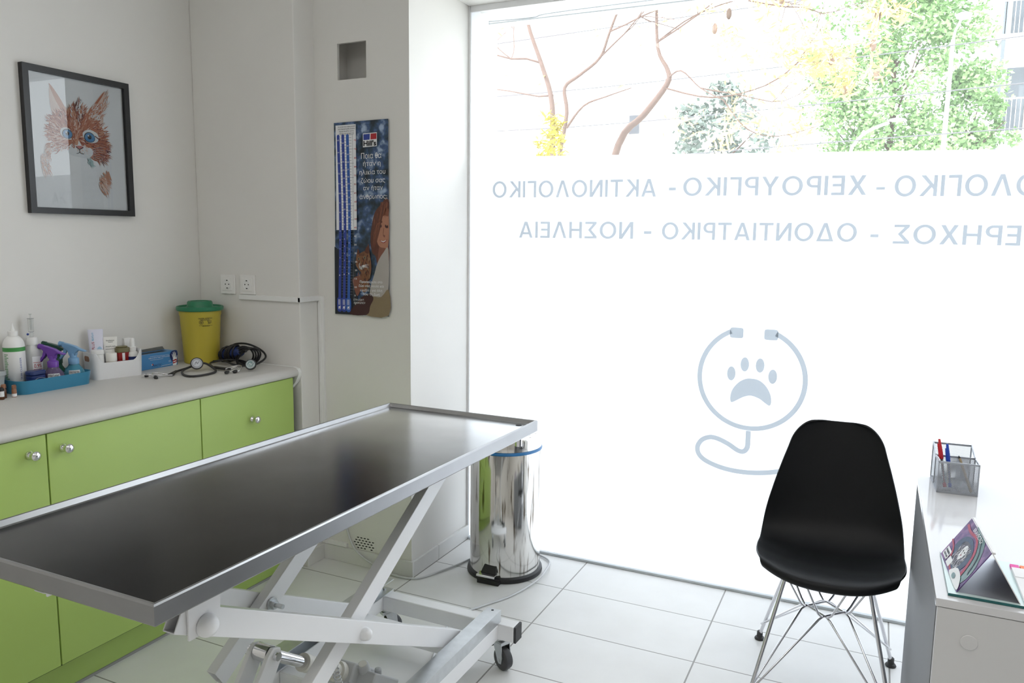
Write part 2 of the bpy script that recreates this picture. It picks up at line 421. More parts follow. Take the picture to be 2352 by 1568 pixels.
def mesh_net():
    m = M('holder_net', (.42, .44, .48), .4, .6)
    N, L = nodes(m); p = N['Principled BSDF']
    tc = N.new('ShaderNodeTexCoord'); sp = N.new('ShaderNodeSeparateXYZ'); L.new(tc.outputs['Object'], sp.inputs[0])
    h = N.new('ShaderNodeMath'); h.operation = 'ADD'; L.new(sp.outputs[0], h.inputs[0]); L.new(sp.outputs[1], h.inputs[1])
    def diag(sign):
        a = N.new('ShaderNodeMath'); a.operation = 'MULTIPLY'; a.inputs[1].default_value = .62*sign; L.new(sp.outputs[2], a.inputs[0])
        b = N.new('ShaderNodeMath'); b.operation = 'ADD'; L.new(h.outputs[0], b.inputs[0]); L.new(a.outputs[0], b.inputs[1])
        c = N.new('ShaderNodeMath'); c.operation = 'PINGPONG'; c.inputs[1].default_value = .0016; L.new(b.outputs[0], c.inputs[0])
        d = N.new('ShaderNodeMath'); d.operation = 'LESS_THAN'; d.inputs[1].default_value = .00055; L.new(c.outputs[0], d.inputs[0]); return d
    a, b = diag(1), diag(-1)
    mx = N.new('ShaderNodeMath'); mx.operation = 'MAXIMUM'; L.new(a.outputs[0], mx.inputs[0]); L.new(b.outputs[0], mx.inputs[1]); L.new(mx.outputs[0], p.inputs['Alpha'])
mesh_net()
def bokeh(name, cols, scale):
    m = M(name, (.1, .1, .1), .45); N, L = nodes(m); p = N['Principled BSDF']
    tc = N.new('ShaderNodeTexCoord'); nz = N.new('ShaderNodeTexNoise'); nz.inputs['Scale'].default_value = scale; nz.inputs['Detail'].default_value = 3
    L.new(tc.outputs['Object'], nz.inputs['Vector']); cr = N.new('ShaderNodeValToRGB')
    e = cr.color_ramp.elements; e[0].position, e[0].color = cols[0][0], (*cols[0][1], 1); e[1].position, e[1].color = cols[-1][0], (*cols[-1][1], 1)
    for q, c in cols[1:-1]: x = cr.color_ramp.elements.new(q); x.color = (*c, 1)
    L.new(nz.outputs['Fac'], cr.inputs[0]); L.new(cr.outputs[0], p.inputs['Base Color'])
bokeh('poster_trees', [(.36, (.012, .022, .035)), (.47, (.03, .06, .10)), (.56, (.06, .11, .24)), (.68, (.36, .46, .62))], 24)
bokeh('calendar_purple', [(.38, (.06, .02, .13)), (.5, (.13, .06, .22)), (.62, (.27, .14, .32))], 26)
X = MATS
# ------------------------------------------------------------------ the room
XL, YB, XC1, YP, XC2, YW, ZC, ZL = -2.703, 2.511, -2.148, 2.634, -1.690, 3.116, 2.95, 2.413
def struct(o): o['kind'] = 'structure'; return o
b = B(); b.box((-2.9, -2.3, -.1), (2.4, YW+.06, 0)); struct(b.done('floor', X['floor_tile'], smooth=0))
b = B(); b.box((-2.9, -2.3, ZC), (2.4, YW+.2, ZC+.1)); struct(b.done('ceiling', X['ceiling_paint'], smooth=0))
b = B(); b.box((XL-.15, -2.3, 0), (XL, YB+.7, ZC)); struct(b.done('wall_left', X['wall_paint'], smooth=0))
b = B(); b.box((XL, YB, 0), (XC1, YW+.1, ZC)); struct(b.done('wall_back', X['wall_paint'], smooth=0, bevel=.004))
# the poster pier: solid, with a square hole broken through its plasterboard skin
b = B(); hx0, hx1, hz0, hz1 = -2.031, -1.890, 2.040, 2.182
def quad(x0, x1, z0, z1, y=YP): b.poly([(x0, y, z0), (x1, y, z0), (x1, y, z1), (x0, y, z1)])
quad(XC1, XC2, 0, hz0); quad(XC1, XC2, hz1, ZC); quad(XC1, hx0, hz0, hz1); quad(hx1, XC2, hz0, hz1)
yk = YP+.013
for (p, q) in (((hx0, hz0), (hx1, hz0)), ((hx1, hz0), (hx1, hz1)), ((hx1, hz1), (hx0, hz1)), ((hx0, hz1), (hx0, hz0))):
    b.poly([(p[0], YP, p[1]), (q[0], YP, q[1]), (q[0], yk, q[1]), (p[0], yk, p[1])])
g = .05; cx0, cx1, cz0, cz1, cy = hx0-g, hx1+g, hz0-g, hz1+.07, YP+.13
for x0, x1, z0, z1 in ((cx0, hx0, cz0, cz1), (hx1, cx1, cz0, cz1), (hx0, hx1, cz0, hz0), (hx0, hx1, hz1, cz1)): quad(x0, x1, z0, z1, yk)
quad(cx0, cx1, cz0, cz1, cy)
for (p, q) in (((cx0, cz0), (cx1, cz0)), ((cx1, cz0), (cx1, cz1)), ((cx1, cz1), (cx0, cz1)), ((cx0, cz1), (cx0, cz0))):
    b.poly([(p[0], yk, p[1]), (q[0], yk, q[1]), (q[0], cy, q[1]), (p[0], cy, p[1])])
b.poly([(XC2, YP, 0), (XC2, YW+.1, 0), (XC2, YW+.1, ZC), (XC2, YP, ZC)])
b.poly([(XC1, YW+.1, 0), (XC2, YW+.1, 0), (XC2, YW+.1, ZC), (XC1, YW+.1, ZC)])
struct(b.done('wall_pier', X['wall_paint'], smooth=0, world=None))
b = B(); b.box((XC2, YP, ZL), (1.62, YW+.1, ZC)); struct(b.done('wall_front', X['wall_paint'], smooth=0, bevel=.004))
b = B(); b.box((1.62, YP, 0), (2.3, YW+.1, ZC)); struct(b.done('wall_front_pier', X['wall_paint'], smooth=0))
b = B(); b.box((2.25, -2.3, 0), (2.4, YP, ZC)); struct(b.done('wall_right', X['wall_paint'], smooth=0))
b = B(); b.box((-2.9, -2.4, 0), (2.4, -2.3, ZC)); struct(b.done('wall_rear', X['wall_paint'], smooth=0))
# tile skirting, with a joint line on the reveal
b = B(); b.box((XC1, YP-.012, 0), (XC2+.012, YP, .068)); b.box((XC2, YP, 0), (XC2+.012, 2.836, .066)); b.box((XC2, 2.839, 0), (XC2+.012, YW-.004, .066))
b.box((XC1, YB, 0), (XC1+.012, YP-.012, .068))
struct(b.done('baseboard_pier', X['floor_tile_plain'] if 'floor_tile_plain' in X else M('skirting_tile', (.72, .715, .70), .35, var=.06, scale=9), smooth=0, bevel=.0015))

# ------------------------------------------------------------------ window
wx0, wx1 = -1.683, 1.62
win = thing('window_1', 'shopfront window with frosted film and mirrored lettering', 'window', (0, YW, 0), kind='structure')
b = B(); b.box((wx0-.007, YW-.004, 0), (wx0+.004, YW+.03, ZL)); b.box((wx1-.01, YW-.004, 0), (wx1, YW+.03, ZL))
b.box((wx0, YW-.004, ZL-.026), (wx1, YW+.03, ZL))
b.done('window_frame', X['white_lacquer'], win, world=True, smooth=0, bevel=.001)
b = B(); b.box((wx0, YW-.016, 0), (wx1, YW+.03, .011)); b.done('window_track', X['zinc_pale'] if 'zinc_pale' in X else M('zinc_pale', (.55, .58, .6), .45, .3, var=.1, scale=18), win, world=True, smooth=0, bevel=.002)
b = B(); b.poly([(wx0+.004, YW+.008, .011), (wx1-.01, YW+.008, .011), (wx1-.01, YW+.008, ZL-.026), (wx0+.004, YW+.008, ZL-.026)])
b.done('window_pane', X['window_glass'], win, world=None, smooth=0).data.transform(TM[win].inverted())
b = B(); zt0, zt1 = 1.772, 1.706
b.poly([(wx0+.004, YW+.004, .013), (wx1-.01, YW+.004, .013), (wx1-.01, YW+.004, zt1), (wx0+.048, YW+.004, zt0-.0009), (wx0+.048, YW+.004, ZL-.027), (wx0+.004, YW+.004, ZL-.027)])
b.done('frosted_film', X['frosted_film'], win, world=True, smooth=0)
LT = X['film_lettering']; yl = YW+.0025
_L = [(0, 0), (.34, 1), (.53, 1), (.87, 0), (.69, 0), (.435, .78), (.18, 0)]
def _in(y0, y1): f = lambda y: .18+.255*y/.78; return [(f(y0), y0), (f(y1), y1), (.87-f(y1), y1), (.87-f(y0), y0)]
def _rect(x0, y0, x1, y1): return [(x0, y0), (x1, y0), (x1, y1), (x0, y1)]
def _strip(O, I): return [[O[i], O[i+1], I[i+1], I[i]] for i in range(len(O)-1)]
_e = [2*PI*i/36 for i in range(37)]; _h = [PI/2-PI*i/16 for i in range(17)]
GLYPH = {'Ι': (.17, [_rect(0, 0, .17, 1)]), '-': (.4, [_rect(0, .3, .4, .44)]), 'Τ': (.76, [[(.295, 0), (.295, .85), (0, .85), (0, 1), (.76, 1), (.76, .85), (.465, .85), (.465, 0)]]),
 'Γ': (.58, [[(0, 0), (0, 1), (.58, 1), (.58, .85), (.17, .85), (.17, 0)]]), 'Π': (.78, [[(0, 0), (0, 1), (.78, 1), (.78, 0), (.61, 0), (.61, .85), (.17, .85), (.17, 0)]]),
 'Η': (.77, [[(0, 0), (0, 1), (.17, 1), (.17, .58), (.60, .58), (.60, 1), (.77, 1), (.77, 0), (.60, 0), (.60, .43), (.17, .43), (.17, 0)]]),
 'Ε': (.60, [[(0, 0), (0, 1), (.59, 1), (.59, .86), (.17, .86), (.17, .58), (.55, .58), (.55, .44), (.17, .44), (.17, .14), (.60, .14), (.60, 0)]]),
 'Λ': (.87, [_L]), 'Α': (.87, [_L, _in(.21, .35)]), 'Δ': (.87, [_L, _in(0, .14)]),
 'Ν': (.80, [[(0, 0), (0, 1), (.19, 1), (.63, .29), (.63, 1), (.80, 1), (.80, 0), (.61, 0), (.17, .71), (.17, 0)]]),
 'Κ': (.80, [[(0, 0), (0, 1), (.17, 1), (.17, .57), (.54, 1), (.76, 1), (.36, .54), (.80, 0), (.59, 0), (.25, .42), (.17, .33), (.17, 0)]]),
 'Χ': (.82, [[(0, 0), (.30, .51), (.03, 1), (.23, 1), (.41, .66), (.59, 1), (.79, 1), (.52, .51), (.82, 0), (.62, 0), (.41, .36), (.20, 0)]]),
 'Υ': (.83, [[(.33, 0), (.33, .42), (0, 1), (.20, 1), (.42, .59), (.64, 1), (.83, 1), (.50, .42), (.50, 0)]]),
 'Σ': (.73, [[(0, 0), (0, .13), (.33, .51), (.02, .88), (.02, 1), (.70, 1), (.70, .86), (.25, .86), (.53, .51), (.23, .14), (.73, .14), (.73, 0)]]),
 'Ο': (.98, _strip([(.49+.49*math.cos(a), .5+.515*math.sin(a)) for a in _e], [(.49+.31*math.cos(a), .5+.37*math.sin(a)) for a in _e])),
 'Ρ': (.68, [_rect(0, 0, .17, 1)] + _strip([(.17, 1)]+[(.36+.32*math.cos(a), .695+.305*math.sin(a)) for a in _h]+[(.17, .39)], [(.17, .86)]+[(.36+.15*math.cos(a), .695+.165*math.sin(a)) for a in _h]+[(.17, .53)]))}
def wtext(s, x0, x1, z0a, z1a, z0b):
    # seen from inside the writing is mirrored: it reads from +x to -x
    b = B(); adv = 0; P = []
    for c in s:
        wd, polys = GLYPH[c]; P += [[(adv+x, y) for x, y in q] for q in polys]; adv += wd+.15
    adv -= .15; ys = [y for q in P for _, y in q]; ya, yb = max(0., min(ys)), min(1., max(ys)); k = (x1-x0)/adv; h = (z1a-z0a)/(yb-ya)
    for q in P: b.poly([(x1-x*k, yl, z0b+(z0a-z0b)*x/adv+(y-ya)*h) for x, y in q])
    o = b.done('window_lettering', LT, win, world=None, smooth=0); o.data.transform(TM[win].inverted())
wtext('ΑΚΤΙΝΟΛΟΓΙΚΟ', -1.569, -.831, 1.592, 1.663, 1.588)
wtext('-', -.780, -.751, 1.612, 1.624, 1.612)
wtext('ΧΕΙΡΟΥΡΓΙΚΟ', -.723, -.058, 1.590, 1.661, 1.585)
wtext('-', -.027, .002, 1.603, 1.613, 1.603)
wtext('ΟΛΟΓΙΚΟ', .032, .468, 1.579, 1.652, 1.576)
wtext('ΝΟΣΗΛΕΙΑ', -1.437, -.921, 1.418, 1.488, 1.418)
wtext('-', -.876, -.845, 1.439, 1.451, 1.439)
wtext('ΟΔΟΝΤΙΑΤΡΙΚΟ', -.802, -.080, 1.418, 1.486, 1.417)
wtext('-', -.035, -.008, 1.434, 1.445, 1.434)
wtext('ΠΕΡΗΧΟΣ', .039, .495, 1.412, 1.480, 1.410)
def ribbon(b, pts, hw, k=6):
    pts = crom([V((p[0], 0, p[1])) for p in pts], k); n = len(pts); A = []
    for i, p in enumerate(pts):
        t = (pts[min(n-1, i+1)]-pts[max(0, i-1)]).normalized(); s = V((-t.z, 0, t.x))*hw
        A.append((b.bm.verts.new((p.x+s.x, yl, p.z+s.z)), b.bm.verts.new((p.x-s.x, yl, p.z-s.z))))
    for (a, c), (d, e) in zip(A, A[1:]): b._f([a, c, e, d])
b = B(); R0, cxl, czl = .2005, -.4245, .880
ribbon(b, [(cxl+R0*math.cos(a), czl+R0*math.sin(a)) for a in [math.radians(115+i*(310)/30) for i in range(31)]], .0095, 2)
b.done('stethoscope_emblem', LT, win, world=None, smooth=0).data.transform(TM[win].inverted())
b = B(); ribbon(b, [(-.424, .6695), (-.424, .637), (-.425, .603), (-.438, .584), (-.461, .585), (-.498, .606), (-.54, .623), (-.573, .626), (-.605, .610), (-.621, .579), (-.612, .547), (-.578, .523), (-.512, .504), (-.434, .499), (-.358, .507), (-.298, .522), (-.272, .536)], .0098)
b.done('emblem_hose', LT, win, world=None, smooth=0).data.transform(TM[win].inverted())
for cx in (-.488, -.358):
    b = B(); b.poly([(cx+.026*math.copysign(abs(math.cos(t))**.35, math.cos(t)), yl-.0003, 1.057+.021*math.copysign(abs(math.sin(t))**.35, math.sin(t))) for t in [2*PI*(i+.5)/28 for i in range(28)]])
    b.done('emblem_ear_tip', LT, win, world=None, smooth=0).data.transform(TM[win].inverted())
for cx, cz in ((-.501, .894), (-.451, .934), (-.393, .934), (-.344, .894)):
    b = B(); b.poly([(cx+.0165*math.cos(2*PI*i/28), yl, cz+.0285*math.sin(2*PI*i/28)) for i in range(28)])
    b.done('paw_toe', LT, win, world=None, smooth=0).data.transform(TM[win].inverted())
b = B(); pp = crom([V((x, yl, z)) for x, z in [(-.495, .778), (-.501, .795), (-.495, .828), (-.474, .858), (-.448, .876), (-.424, .880), (-.395, .876), (-.368, .856), (-.349, .824), (-.344, .793), (-.350, .778), (-.366, .786), (-.387, .801), (-.409, .809), (-.427, .811), (-.451, .803), (-.475, .788)]], 4, True)
b.poly(pp); b.done('paw_pad', LT, win, world=None, smooth=0).data.transform(TM[win].inverted())
b = B(); b.poly([(-.232+.034*math.cos(2*PI*i/28), yl-.0002, .585+.034*math.sin(2*PI*i/28)) for i in range(28)])
b.done('emblem_chest_piece', LT, win, world=None, smooth=0).data.transform(TM[win].inverted())

# ------------------------------------------------------------------ the street beyond
b = B(); b.box((-45, YW+.06, -.16), (35, 80, -.06)); struct(b.done('ground_street', X['street_grey'], smooth=0))
b = B(); b.box((-2.6, YW+.105, -.06), (-1.70, YW+.3, 5)); b.box((-1.70, YW+.105, 2.42), (2.6, YW+.14, 5)); b.box((1.64, YW+.105, -.06), (2.8, YW+.3, 5))
struct(b.done('wall_outside', X['stucco_white'], smooth=0))
sb = thing('trim_1', 'white awning valance with two rods outside the top of the window', 'awning', (0, 3.34, 2.38), kind='structure')
b = B(); b.poly([(-1.9, 3.34, 2.374), (1.8, 3.34, 2.372), (1.8, 3.34, 3.1), (-1.9, 3.34, 3.1)]); b.done('valance', X['awning_cloth'], sb, world=True, smooth=0)
b = B(); b.tube([(-1.9, 3.33, 2.394), (1.7, 3.33, 2.392)], .0035, 8); b.tube([(-1.9, 3.33, 2.412), (-1.5, 3.33, 2.400), (-1.1, 3.33, 2.412), (1.7, 3.33, 2.41)], .003, 8, smooth=6); b.done('valance_rod', X['zinc_pale'], sb, world=True)

def facade(name, label, x0, x1, y, zs, mats, rails, depth=6., face='y'):
    t = thing(name, label, 'building', ((x0+x1)/2, y, -.06))
    b = B(); b.box((x0, y, -.06), (x1, y+depth, zs[-1]+1.6)); b.done('building_wall', X[mats[0]], t, world=True, smooth=0)
    for i, z in enumerate(zs):
        b = B(); b.box((x0-.2, y-1.2, z-.16), (x1+.2, y, z)); b.done('balcony_slab', X['stucco_white'], t, world=True, smooth=0)
        b = B(); b.box((x0+.3, y-.02, z+.05), (x1-.3, y+.06, z+2.1)); b.box((x0-.05, y-1.18, z), (x0+.05, y, z+2.9)) if mats[1] == 'shop_glass' else None
        fr = b.done('balcony_door', X[mats[1]], t, world=True, smooth=0)
        k = x0+.9
        while k < x1-.4:
            b = B(); b.box((k-.05, y-.08, z), (k+.05, y, z+2.2)); b.done('door_post', X['stucco_white'], fr, world=True, smooth=0); k += 1.3
        b = B(); b.box((x0-.15, y-1.19, z+.95), (x1+.15, y-1.15, z+1.0)); b.box((x0-.15, y-1.18, z+.08), (x1+.15, y-1.16, z+.9)) if rails == 'solid' else None
        if rails == 'bars':
            k = x0
            while k < x1: b.box((k, y-1.18, z), (k+.02, y-1.16, z+.96)); k += .12
        b.done('railing', X['lamp_metal' if rails == 'bars' else 'stucco_white'], t, world=True, smooth=0)
    return t
facade('apartment_building', 'apartment block with pinkish recesses behind the bare branches at the left window edge', -16., -9.9, 20., [1.0, 3.0, 5.15, 7.3, 9.4], ('stucco_pink', 'stucco_pink'), 'solid')
facade('apartment_building', 'white apartment block with dark balcony windows beyond the tall lamp post', 3.0, 12., 30., [2.0, 4.9, 7.8, 10.7], ('stucco_white', 'shop_glass'), 'bars')
b = B(); b.box((-9.4, 30, -.06), (-5.5, 36, 7)); t = thing('apartment_building', 'pale low house with one small dark window seen between the two bare trunks', 'building', (-7.4, 30, -.06))
b.done('building_wall', X['stucco_white'], t, world=True, smooth=0)
b = B(); b.box((-9.15, 29.95, 5.5), (-8.75, 30.02, 6.2)); b.done('building_window', X['shop_glass'], t, world=True, smooth=0)

def leaves(b, centers, n, size, spread, rnd, droop=0., thin=.45):
    for _ in range(n):
        c, s = rnd.choice(centers)
        d = V((rnd.gauss(0, 1), rnd.gauss(0, 1), rnd.gauss(0, 1))).normalized()*(rnd.random()**.45)*s*spread
        p = V(c)+d; a = V((rnd.gauss(0, 1), rnd.gauss(0, 1), rnd.gauss(0, .7)-droop)).normalized(); q = a.orthogonal().normalized()
        q = Matrix.Rotation(rnd.random()*6.28, 3, a) @ q; L = size*rnd.uniform(.6, 1.3); W = L*thin
        b.poly([p-a*L/2, p+q*W/2, p+a*L/2, p-q*W/2])
def grow(b, p, d, L, r, depth, rnd, tips, kids=(2, 3), shrink=.68, wob=.35, up=.1):
    pts = [V(p)]; k = 4
    for i in range(k):
        d = (d + V((rnd.gauss(0, wob), rnd.gauss(0, wob), rnd.gauss(up, wob)))*.35).normalized(); pts.append(pts[-1]+d*L/k)
    b.tube(pts, [r*(1-.4*i/k) for i in range(k+1)], n=6)
    if depth == 0: tips.append(pts[-1]); return
    for _ in range(rnd.randint(*kids)):
        j = rnd.randint(2, k); nd = (d + V((rnd.gauss(0, .6), rnd.gauss(0, .6), rnd.gauss(.05, .5)))).normalized()
        grow(b, pts[j], nd, L*shrink*rnd.uniform(.8, 1.15), r*.55, depth-1, rnd, tips, kids, shrink, wob, up)
# two bare flowering-season trees close to the window
def bare_tree(label, trunk, limbs, seed, ncl, leaf, fol, base, sizes, twigs=3, podn=14):
    rnd = random.Random(seed); t = thing('bare_tree', label, 'tree', base)
    b = B(); tips = []
    for pts, r0, r1 in trunk:
        c = crom([V(p) for p in pts], 4); n = len(c); b.tube(c, [.68*(r0+(r1-r0)*i/(n-1)) for i in range(n)], n=8)
    for p, d, L, r in limbs: grow(b, p, V(d).normalized(), L, r, twigs, rnd, tips)
    b.done('trunk', X['bark'], t, world=True, smooth=60)
    b = B(); leaves(b, [(p, sizes[1]) for p in fol[0]]+[(q, sizes[1]*.6) for q in tips], ncl, sizes[0], 1., rnd, .3, .22)
    o = b.done('foliage', X[leaf], t, world=None, smooth=0); o.data.transform(TM[t].inverted())
    b = B(); b.sphere((0, 0, 0), .045, 8, .6, .5, 1.2); pod = b.done('seed_pod', X['pod_brown'], t)
    for i in range(podn):
        q = rnd.choice(tips) - V(base); o = pod if i == 0 else pod.copy()
        if i: COL.objects.link(o)
        o.location = (q.x, q.y, q.z-.05)
    return t
bare_tree('slim dark-stemmed tree with arching bare branches left of the diagonal trunk',
    [([(-3.34, 8, -.1), (-3.30, 8, 1.4), (-3.30, 8, 2.55), (-3.33, 8, 2.95), (-3.45, 8, 3.3), (-3.62, 8, 3.75), (-3.75, 8.1, 4.3)], .06, .022),
     ([(-3.22, 8, 2.3), (-3.14, 8, 2.75), (-3.17, 8, 3.02), (-3.0, 8, 3.14), (-2.78, 8, 3.3), (-2.68, 8, 3.55), (-2.5, 8, 4.0)], .035, .018),
     ([(-3.14, 8, 2.6), (-2.95, 8, 2.82), (-2.7, 8, 2.9), (-2.4, 7.9, 2.95)], .022, .008)],
    [((-3.45, 8, 3.3), (-.8, 0, .2), .7, .012), ((-3.3, 8, 2.95), (-.9, 0, .0), .7, .010), ((-2.78, 8, 3.3), (.6, 0, .5), .7, .010), ((-2.68, 8, 3.55), (.8, 0, .2), .7, .010), ((-3.7, 8, 4.0), (.7, 0, .1), .8, .012)],
    5, 600, 'leaf_yellow', ([(-3.35, 8, 3.25), (-3.2, 8, 3.05), (-3.0, 7.9, 3.3), (-2.3, 8, 3.1), (-3.5, 8, 2.6)],), (-3.34, 8, -.06), (.10, .35))
bare_tree('thick pale diagonal trunk with sprays of yellow leaflets reaching right',
    [([(-3.2, 8.6, -.1), (-2.95, 8.5, 1.4), (-2.68, 8.4, 2.45), (-2.35, 8.2, 2.72), (-2.06, 8, 2.98), (-2.06, 8, 3.12), (-2.17, 8, 3.35), (-2.2, 8, 3.9)], .075, .018),
     ([(-2.07, 8, 3.02), (-1.9, 7.9, 3.08), (-1.7, 7.9, 2.9), (-1.45, 7.8, 2.75)], .016, .006), ([(-2.1, 8, 2.95), (-1.6, 8, 2.82), (-1.1, 8, 2.9), (-.8, 8, 3.1)], .014, .006),
     ([(-2.18, 8, 3.4), (-1.8, 8, 3.62), (-1.3, 8, 3.72), (-.8, 8, 3.6)], .014, .005), ([(-1.5, 8, 2.8), (-1.25, 8, 2.5), (-.95, 8, 2.42), (-.6, 8, 2.5)], .01, .005)],
    [((-1.7, 7.9, 2.9), (.7, 0, -.3), .7, .008), ((-2.17, 8, 3.4), (.9, 0, .5), .9, .010), ((-1.3, 8, 3.7), (.9, 0, -.1), .7, .008), ((-1.1, 8, 2.9), (.8, 0, .2), .7, .008)],
    9, 3400, 'leaf_yellow', ([(-1.2, 8, 3.75), (-1.0, 7.9, 3.55), (-.85, 7.9, 3.35), (-.7, 7.9, 3.15), (-.62, 7.9, 3.0), (-.9, 8, 2.85), (-1.2, 8, 2.72), (-1.0, 8, 2.5), (-1.9, 8, 2.6), (-1.5, 8, 3.9), (-.75, 8, 2.6), (-1.35, 8, 3.0)],), (-3.2, 8.6, -.06), (.11, .26), podn=22)
def bushy(name, label, cat, x, y, z0, h, wd, seed, n, size, leaf, stem='bark', shape=None, trunk_r=.2, nc=70, thin=.6):
    rnd = random.Random(seed); t = thing(name, label, cat, (x, y, -.06))
    b = B(); b.tube([(x, y, -.06), (x+.05, y, z0*.5), (x, y, z0+h*.25), (x-.03, y, z0+h*.55)], [trunk_r, trunk_r*.8, trunk_r*.6, trunk_r*.25], n=8, smooth=3)
    for i in range(12):
        a = rnd.random()*6.28; zz = z0+h*rnd.uniform(.05, .5); R = wd*rnd.uniform(.4, .8)
        b.tube([(x, y, zz), (x+R*.5*math.cos(a), y+R*.5*math.sin(a), zz+h*.1), (x+R*math.cos(a), y+R*math.sin(a), zz+h*.22)], [trunk_r*.3, trunk_r*.2, trunk_r*.06], n=6)
    b.done('trunk', X[stem], t, world=True, smooth=60)
    cl = []
    for _ in range(nc):
        k = rnd.random(); a = rnd.random()*6.28; prof = (shape or (lambda k: math.sin(PI*min(1, .12+k*.88))**.6))(k)
        R = wd*prof*(rnd.random()**.5); cl.append(((x+R*math.cos(a), y+R*math.sin(a), z0+h*k), wd*.26*rnd.uniform(.6, 1.2)))
    b = B(); leaves(b, cl, n, size, 1., rnd, .0, thin)
    o = b.done('foliage', X[leaf], t, world=None, smooth=0); o.data.transform(TM[t].inverted()); return t
bushy('leafy_tree', 'big light-green leafy tree behind the street lamps', 'tree', .05, 24., 2.2, 8.4, 2.55, 21, 36000, .14, 'leaf_green', shape=lambda k: (.95-.25*k) if k < .75 else (.76*math.sqrt(max(0, 1-((k-.75)/.25)**2))+.02), trunk_r=.13, nc=130)
bushy('leafy_tree', 'lower green tree right of the tall lamp post', 'tree', 1.95, 25., 2.2, 4.0, 1.15, 22, 6000, .14, 'leaf_green', trunk_r=.14)
bushy('shrub', 'grey-green bush showing above the film behind yellow leaflets', 'shrub', -4.15, 22., 1.6, 3.9, 1.55, 23, 3600, .20, 'leaf_grey', trunk_r=.12)
bushy('shrub', 'yellow-green bushy plant at the foot of the slim bare tree', 'shrub', -3.12, 7.6, 1.5, 1.2, .36, 24, 800, .10, 'leaf_olive', trunk_r=.03, thin=.22, shape=lambda k: 1-.75*k)
bushy('shrub', 'pink blossoming bush at the left edge of the clear glass', 'shrub', -4.85, 9.4, 1.5, 1.35, .42, 25, 900, .07, 'blossom_pink', trunk_r=.03)
# lamp posts and cables
t = thing('street_lamp', 'tall white street lamp post in front of the green tree', 'street lamp', (1.05, 19, -.06))
b = B(); b.tube([(1.05, 19, -.06), (1.06, 19, 3), (1.08, 19, 5.6)], [.06, .05, .04], n=10); b.tube([(1.08, 19, 5.6), (1.1, 18.9, 5.75), (1.17, 18.5, 5.88)], .025, n=8); b.done('lamp_post', X['lamp_metal'], t, world=True, smooth=60)
b = B(); b.lathe([(.05, 0), (.13, .03), (.15, .1), (.06, .14)], (1.2, 18.4, 5.84), 14); b.done('lamp_head', X['lamp_metal'], t, world=True)
t = thing('street_lamp', 'curved arm street lamp low in front of the tree trunk', 'street lamp', (-.62, 17, -.06))
b = B(); b.tube([(-.66, 17, -.06), (-.66, 17, 2.9), (-.58, 17, 3.35), (-.35, 17, 3.58), (.0, 17, 3.72)], .03, n=8, smooth=4); b.done('lamp_post', X['lamp_metal'], t, world=True, smooth=60)
b = B(); b.sphere((.13, 17, 3.76), .13, 12, 1.2, .7, .3); b.done('lamp_head', X['lamp_metal'], t, world=True)
for k, (z0, z1, y, lab) in enumerate([(5.75, 6.3, 16, 'topmost overhead cable crossing the green tree'), (4.75, 4.95, 16, 'overhead cable below the topmost one, across the mid crown'), (4.05, 4.12, 16, 'overhead cable crossing the lower crown of the green tree'), (3.42, 3.30, 16, 'lowest overhead cable just above the film edge')]):
    b = B(); b.tube([(-12, y, z0-.2), (-6, y, (z0+z1)/2-.28), (0, y, (z0+z1)/2-.05), (8, y, z1+.3)], .011, n=5, smooth=6)
    tag(b.done('overhead_cable', X['cable_dark'], loc=(0, 0, 0)), lab, 'cable', 'cables over the street')
# ------------------------------------------------------------------ base cabinets and worktop
XF, ZD0, ZD1 = -2.156, .117, .834
def knob(parent, y, z):
    b = B(); m = Matrix.Translation((XF, y, z)) @ Matrix.Rotation(PI/2, 4, 'Y')
    b.lathe([(.0125, 0), (.0125, .003), (.008, .0075), (.006, .013), (.007, .017), (.0115, .021), (.0145, .0265), (.0135, .0315), (.008, .035), (.001, .036)], n=24, m=m)
    return b.done('knob', X['steel_chrome'], parent, world=True, smooth=50)
def cabinet(label, y0, y1, fronts, kn):
    t = thing('base_cabinet', label, 'cabinet', (XF+.02, (y0+y1)/2, 0), group='green base cabinets under the worktop')
    b = B(); b.box((XL+.003, y0, ZD0-.012), (XF-.019, y1, .833)); b.done('carcass', X['green_dark'], t, world=True, smooth=0)
    b = B(); b.box((XL+.05, y0, 0), (XF-.05, y1, ZD0-.012)); b.done('plinth', X['green_front'], t, world=True, smooth=0)
    b = B(); b.box((XF-.05, y0, 0), (XF-.046, y1, .009)); b.done('plinth_seal', X['mortar'], t, world=True, smooth=0)
    for (z0, z1, nm), k in zip(fronts, kn):
        b = B(); b.box((XF-.018, y0+.0022, z0), (XF, y1-.0022, z1)); f = b.done(nm, X['green_front'], t, world=True, smooth=0, bevel=.0012)
        if k: knob(f, *k)
    return t
cabinet('green cabinet at the left edge, below the clear box', .80, 1.413, [(ZD0, ZD1, 'door')], [(1.361, .785)])
cabinet('wide green cabinet below the blue tray and white basket', 1.413, 1.982, [(ZD0, ZD1, 'door')], [(1.462, .783)])
cabinet('green drawer cabinet below the stethoscopes, next to the back wall', 1.982, 2.470, [(.585, ZD1, 'drawer'), (.352, .581, 'drawer'), (ZD0, .348, 'drawer')], [(2.231, .709), (2.231, .466), (2.231, .232)])
t = thing('worktop', 'pale speckled worktop with a rounded front edge on the green cabinets', 'worktop', (-2.43, 1.6, .836))
prof = [(XL+.003, .836), (-2.166, .836), (-2.150, .8375), (-2.1445, .843), (-2.143, .853), (-2.1475, .864), (-2.158, .8715), (-2.172, .874), (XL+.003, .874)]
b = B(); b.prism(prof, .70, 2.488, 'y'); b.done('slab', X['counter_laminate'], t, world=True, smooth=40)
